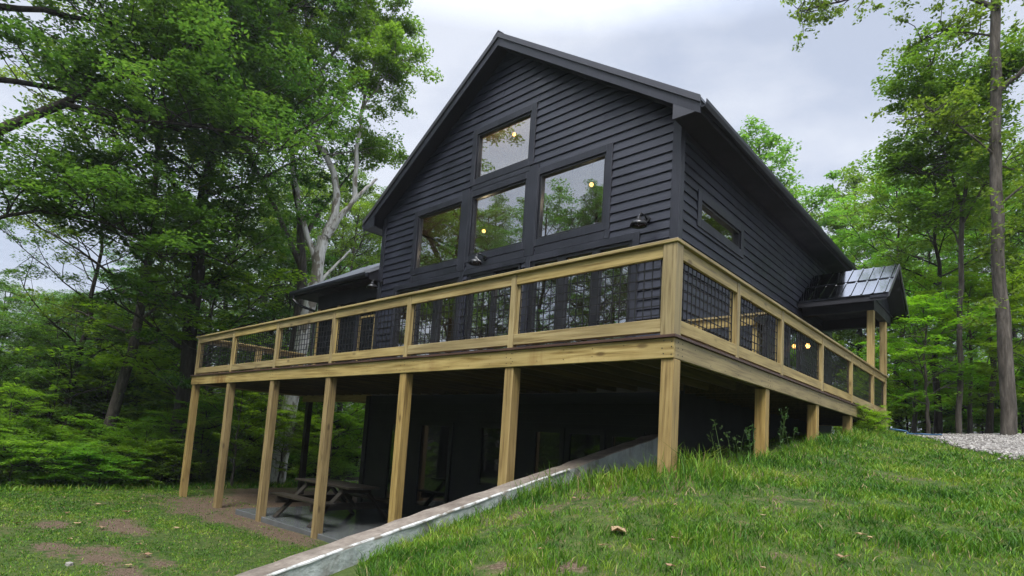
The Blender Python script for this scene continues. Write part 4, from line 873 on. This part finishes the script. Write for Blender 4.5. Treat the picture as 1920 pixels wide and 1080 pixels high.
wr = [(-.15, .989, 27, 3, .85), (-.115, .993, 33, 3, .95), (-.05, .999, 24, 3, .85), (.0, 1, 27, 1, .75), (.03, 1, 22, 3, .9), (-.07, .998, 36, 1, .8), (-.17, .985, 40, 2, .8), (-.12, .993, 46, 2, .85), (-.02, 1, 44, 2, .9), (-.24, .971, 44, 1, .85), (-.09, .996, 56, 0, .8), (-.15, .989, 60, 2, 1.0), (-.01, 1, 62, 0, .8), (-.2, .98, 62, 0, .75), (.05, .999, 40, 1, .8), (-.33, .944, 48, 1, .9), (.04, .999, 58, 2, .9), (-.06, .998, 75, 2, 1.0), (-.12, .993, 80, 0, .8), (-.18, .984, 82, 2, .9), (.0, 1, 85, 2, .9)]
P4 = [TA, TB, TC, TD]
for bx, by, D, k, s in wr:
    s = min(s, (rr.uniform(.3, .37) * D + 1.4) / (22, 19, 17, 15)[k])
    dup(P4[k], *pol(bx, by, D), rr.uniform(0, 6), s, LR, 'trees in the woods beyond the gravel')
put(TD, *pol(-.104, .9946, 21), 2.0, .62, 'slim dark trunked tree just left of the forked slender tree')
dup(YM, *pol(-.115, .993, 18.5), 1.1, .6, 'bright layered young maple beyond the gravel right beside the entry porch', 'young bright maples')
dup(YM, *pol(-.07, .9976, 21), 3.0, .75, 'bright young maple between the slender trunk and the thick grey trunk', 'young bright maples')
dup(YM, *pol(-.01, 1, 19.5), 4.4, .65, 'bright young maple at the right edge behind the thick grey trunk', 'young bright maples')
dup(YM, *pol(-.13, .9915, 24), 5.0, .9, 'taller bright young maple in the shade behind the entry porch posts', 'young bright maples')
for bx, by, D, s in ((-.14, .99, 26, .9), (-.10, .995, 27, 1.0), (-.055, .998, 28, 1.0), (-.015, 1, 26, .9), (.02, 1, 25, 1), (-.08, .997, 34, 1.4), (-.03, 1, 35, 1.4), (-.16, .987, 34, 1.4)): dup(BU, *pol(bx, by, D), rr.uniform(0, 6), s, 'dark low shrub on the shaded woods floor beyond the gravel', 'shrubs in the right woods')
# trees behind the camera: mirrored in the window glass
for x, y, k, s in ((-20, -21, 0, 1.0), (-24, -19.5, 2, 1.25), (-22.5, -23, 0, 1.05), (-17.5, -23.5, 2, 1.1), (-27, -15, 2, 1.12), (-28, -19, 0, .95), (-14, -26, 2, 1.1), (-30, -22, 0, 1.1), (-23, -29, 2, 1.3), (-32, -9, 2, 1.1), (-12, -34, 0, 1.0), (-36, -15, 0, 1.1), (-5, -30, 2, 1.1), (4, -32, 0, .95), (14, -26, 2, 1.0), (28, 2, 1, .6), (26, 14, 2, .6), (30, 8, 0, .5)):
    dup(P3[k], x, y, rr.uniform(0, 6), s, 'woodland tree behind the viewer, mirrored in the house windows', 'trees mirrored in the windows')
for q in range(44):
    a = rr.uniform(3.0, 4.9); D = rr.uniform(24, 34); dup(TC if q % 2 else BU, D * math.cos(a), D * math.sin(a), rr.uniform(0, 6), rr.uniform(.3, .5) if q % 2 else rr.uniform(1.3, 2.0), 'low thicket growth behind the viewer, mirrored in the lower windows', 'thicket mirrored in the windows')

# ---------------------------------------------------------------- grass, weeds, small things
def blades(rng, X, Y, L, Wd, lean=.5):
    n = len(X); Z = ground(X, Y); a = rng.uniform(0, 2 * np.pi, n); b = rng.uniform(0, 2 * np.pi, n)
    s = np.stack([np.cos(a), np.sin(a), 0 * a], 1) * Wd[:, None]; k = np.stack([np.cos(b), np.sin(b), 0 * b], 1) * (L * lean * rng.random(n))[:, None]
    B = np.stack([X, Y, Z - .01], 1); up_ = np.array([0, 0, 1.0]) * L[:, None]
    V = np.stack([B - s, B + s, B + s * .8 + up_ * .55 + k * .35, B - s * .8 + up_ * .55 + k * .35, B + up_ * .88 + k], 1)
    i = np.arange(n)[:, None] * 5
    return V.reshape(-1, 3), np.concatenate([i + [0, 1, 2], i + [0, 2, 3], i + [3, 2, 4]], 0)
rng = np.random.default_rng(12)
def scatter(n, x0, x1, y0, y1): return rng.uniform(x0, x1, n), rng.uniform(y0, y1, n)
X, Y = scatter(1500000, -1.56, 10, -4.2, 11.5)
D = np.hypot(X - CX, Y - CY); bear = np.arctan2(X - CX, Y - CY)
inv = (bear > -.98) & (bear < .14) & (D > 1.6)
pd = np.clip((5.0 / D) ** 1.6, .12, 1.0) * np.clip(1.25 - dirt(X, Y) * 1.5, .08, 1) * (.55 + .45 * vnoise(X, Y, 2.2, 5)).clip(.2, 1)
under = (X < 0) & (Y > .4)
pd = np.where(under, pd * .12, pd); pd = np.where(in_gravel(X, Y, -.25), 0, pd)
k = inv & (rng.random(len(X)) < pd); X, Y, D = X[k], Y[k], D[k]
tall = np.clip(1.2 - np.abs(Y - .1) / .75, 0, 1) * np.clip((1.0 - X) / .8, 0, 1) + np.clip(1 - np.abs(X - .15) / .6, 0, 1) * (Y > 0) + np.clip(1 - (X + 1.56) / .7, 0, 1) * .7
L = (.025 + .05 * rng.random(len(X)) ** 1.5) * np.clip(1 + .5 * vnoise(X, Y, 1.7, 9) + .7 * vnoise(X, Y, 6.1, 3), .35, 2.2) + tall * (.03 + .19 * rng.random(len(X)) ** 3)
V1, F1 = blades(rng, X, Y, L, np.clip(.0012 + .0005 * D, .0015, .006) * (.6 + .8 * rng.random(len(X))), 1.1)
X, Y = scatter(230000, -17.5, -1.9, -6.0, 1.0); D = np.hypot(X - CX, Y - CY)
pd = np.clip(1.15 - dirt(X, Y) * 1.35, .10, 1) * (.55 + .5 * vnoise(X, Y, 1.9, 5)).clip(.15, 1); pd = np.where((Y > -.05) & (X > -10.3), 0, pd)
k = rng.random(len(X)) < pd * .9; X, Y, D = X[k], Y[k], D[k]
L = .018 + .035 * rng.random(len(X)); V2, F2 = blades(rng, X, Y, L, np.clip(.0006 * D, .003, .010) * (.6 + .8 * rng.random(len(X))), 1.3)
X, Y = scatter(40000, -23, -15.2, -7, 7); k = rng.random(len(X)) < .8; X, Y = X[k], Y[k]
V3, F3 = blades(rng, X, Y, .05 + .16 * rng.random(len(X)) ** 2, .012 * (.6 + .8 * rng.random(len(X))), 1.0)
go = np_mesh('grass', np.concatenate([V1, V2, V3]), np.concatenate([F1, F2 + len(V1), F3 + len(V1) + len(V2)]), 'grass_blade'); go['kind'] = 'stuff'; tag(go, 'uneven green grass growing on the slope and the lower lawn', 'grass')
# tall grass clumps and weeds
def weed(x, y, h, seed, label, seedy=True, nst=3, group='tall weeds beside the deck posts'):
    rng = np.random.default_rng(seed); z = float(ground(x, y)); r = thing('weed_plant', (x, y, z), label, 'weed', group); mb = MB(); C = []; R = []
    for i in range(nst):
        a = rng.uniform(0, 6.28); hh = h * (.5 + .5 * rng.random()) if i else h
        P, rr_ = limb(rng, (rng.normal(0, .06), rng.normal(0, .06), -.03), (math.cos(a) * .16, math.sin(a) * .16, 1), hh, .005, .002, 6, .06)
        mb.tube(P, rr_, 5, False)
        for q in P[1:6]:
            C.append(tuple(q + Vector(rng.normal(0, .03, 3)))); R.append(.035)
        if seedy:
            for q in (P[-1], P[-1] - Vector((0, 0, .06)), P[-2], P[-2] + Vector((0, 0, .05))): C.append(tuple(q)); R.append(.045)
    mb.build('stem', 'weed_leaf', r, off=(0, 0, 0)); V, F = leaves(rng, C, R, 3, .04, .8, .3, .28); np_mesh('leaf_tuft', V, F, 'weed_leaf', r)
    return r
weed(.12, .95, .62, 1, 'thin tall weed with feathery seed head right of the corner deck post'); weed(.1, 2.2, .55, 2, 'thin weed standing just left of the second side deck post')
weed(.12, 3.4, .72, 3, 'tallest leafy weed between the second and third side deck posts', nst=5); weed(.05, 1.6, .5, 4, 'short pale weed under the middle of the first side bay')
BR = dup(BU, .15, 8.3, 1.0, .22, 'low bright leafy bush in front of the far side deck posts', 'shrubs beside the deck'); dup(BU, .1, 9.2, 3.0, .17, 'smaller leafy bush at the far end of the deck beside the gravel', 'shrubs beside the deck')
# hose on the gravel
hp = [(.35 + .16 * math.cos(a) + .002 * k, 10.3 + .16 * math.sin(a), float(ground(.4, 10.3)) + .09 + .05 * math.sin(a * .5)) for k, a in enumerate(np.linspace(.5, 6.4, 22))]
hp += [(.55 + .06 * k, 10.25 - .03 * k + .05 * math.sin(k), float(ground(.55 + .06 * k, 10.2)) + .06) for k in range(12)]
tag(MB().tube(hp, .016, 8).build('garden_hose', 'blue_hose', off=hp[0], smooth=True), 'blue hose looped on the gravel beyond the end of the deck', 'hose')
# fallen leaves in the grass
def fallen(x, y, s, label, seed, group='fallen leaves on the grass'):
    rng = np.random.default_rng(seed); n = 9; mb = MB(); z = float(ground(x, y)) + .035; a0 = rng.uniform(0, 6.28)
    ring = [(s * (1 if i % 2 else .55) * (.8 + .4 * rng.random())) for i in range(n)]
    top = [(x + ring[i] * math.cos(a0 + i * 6.283 / n), y + ring[i] * math.sin(a0 + i * 6.283 / n), z + s * .35 * rng.random()) for i in range(n)]
    mb.v = top + [(p[0], p[1], p[2] - .003) for p in top] + [(x, y, z), (x, y, z - .003)]
    for i in range(n):
        j = (i + 1) % n; mb.f += [(i, j, 2 * n), (n + j, n + i, 2 * n + 1), (i, n + i, n + j, j)]
    o = mb.build('dead_leaf', 'dead_leaf', off=(x, y, z)); tag(o, label, 'dead leaf', group)
FL = [(.37, -1.53, .085, 'large pale torn leaf lying on the slope left of the middle foreground'), (.82, -1.49, .03, None), (.43, -1.82, .03, None), (1.19, -.8, .028, None), (1.84, -.85, .03, None), (1.9, -.88, .025, None), (1.83, -1.29, .05, 'curled reddish brown leaf lying low at the right foreground'), (.51, -.87, .025, None), (.69, -1.58, .03, None), (-.61, -.75, .025, None), (1.0, -1.9, .03, None), (1.5, -1.7, .025, None), (.1, -2.1, .03, None), (2.1, -1.5, .03, None),
      (-11.02, -2.74, .08, None), (-10.85, -1.82, .09, None), (-10.02, -3.61, .06, None), (-9.68, -2.83, .07, None), (-9.06, -2.61, .07, None), (-6.47, -2.64, .07, None), (-8.2, -3.2, .05, None), (-7.4, -2.5, .05, None), (-5.9, -3.0, .05, None), (-12.2, -2.0, .07, None), (-8.6, -1.6, .06, None)]
for i, (x, y, q, lb) in enumerate(FL):
    fallen(x, y, q, lb or ('small dry tan leaf lying on the grassy slope' if x > -2 else 'dry pale leaf lying on the lower lawn'), i, 'dry leaves on the slope' if x > -2 else 'dry leaves on the lower lawn')
rr = np.random.default_rng(9)
mb = MB(); a = np.linspace(0, 6.283, 9)[:-1]; x, y, z = -6.4, -3.53, -3.14
mb.v = [(x + .07 * math.cos(q) * (1 + .2 * rr.normal()), y + .05 * math.sin(q), z) for q in a] + [(x + .06 * math.cos(q), y + .04 * math.sin(q), z + .05) for q in a] + [(x + .005, y, z + .065)]
mb.f = [(i, (i + 1) % 8, 8 + (i + 1) % 8, 8 + i) for i in range(8)] + [(8 + i, 8 + (i + 1) % 8, 16) for i in range(8)]
tag(mb.build('rock', 'stone', off=(x, y, z)), 'small pale rounded stone lying in a bare patch of the lower lawn', 'stone')
# moist air: far woods fade a little
hz = MB().box(-260, 260, -160, 260, -12, 75).build('haze', 'stone'); hz['kind'] = 'stuff'; hz.data.materials.clear(); tag(hz, 'thin pale rainy haze that softens the far woods', 'haze')
hm = bpy.data.materials.new('haze_air'); hm.use_nodes = True; hm.node_tree.nodes.clear()
ho = hm.node_tree.nodes.new('ShaderNodeOutputMaterial'); hv = hm.node_tree.nodes.new('ShaderNodeVolumePrincipled'); hv.inputs['Color'].default_value = (0.86, 0.92, 1.0, 1); hv.inputs['Density'].default_value = 0.0005; hv.inputs['Anisotropy'].default_value = 0.2
hm.node_tree.links.new(hv.outputs[0], ho.inputs['Volume']); hz.data.materials.append(hm)
# end
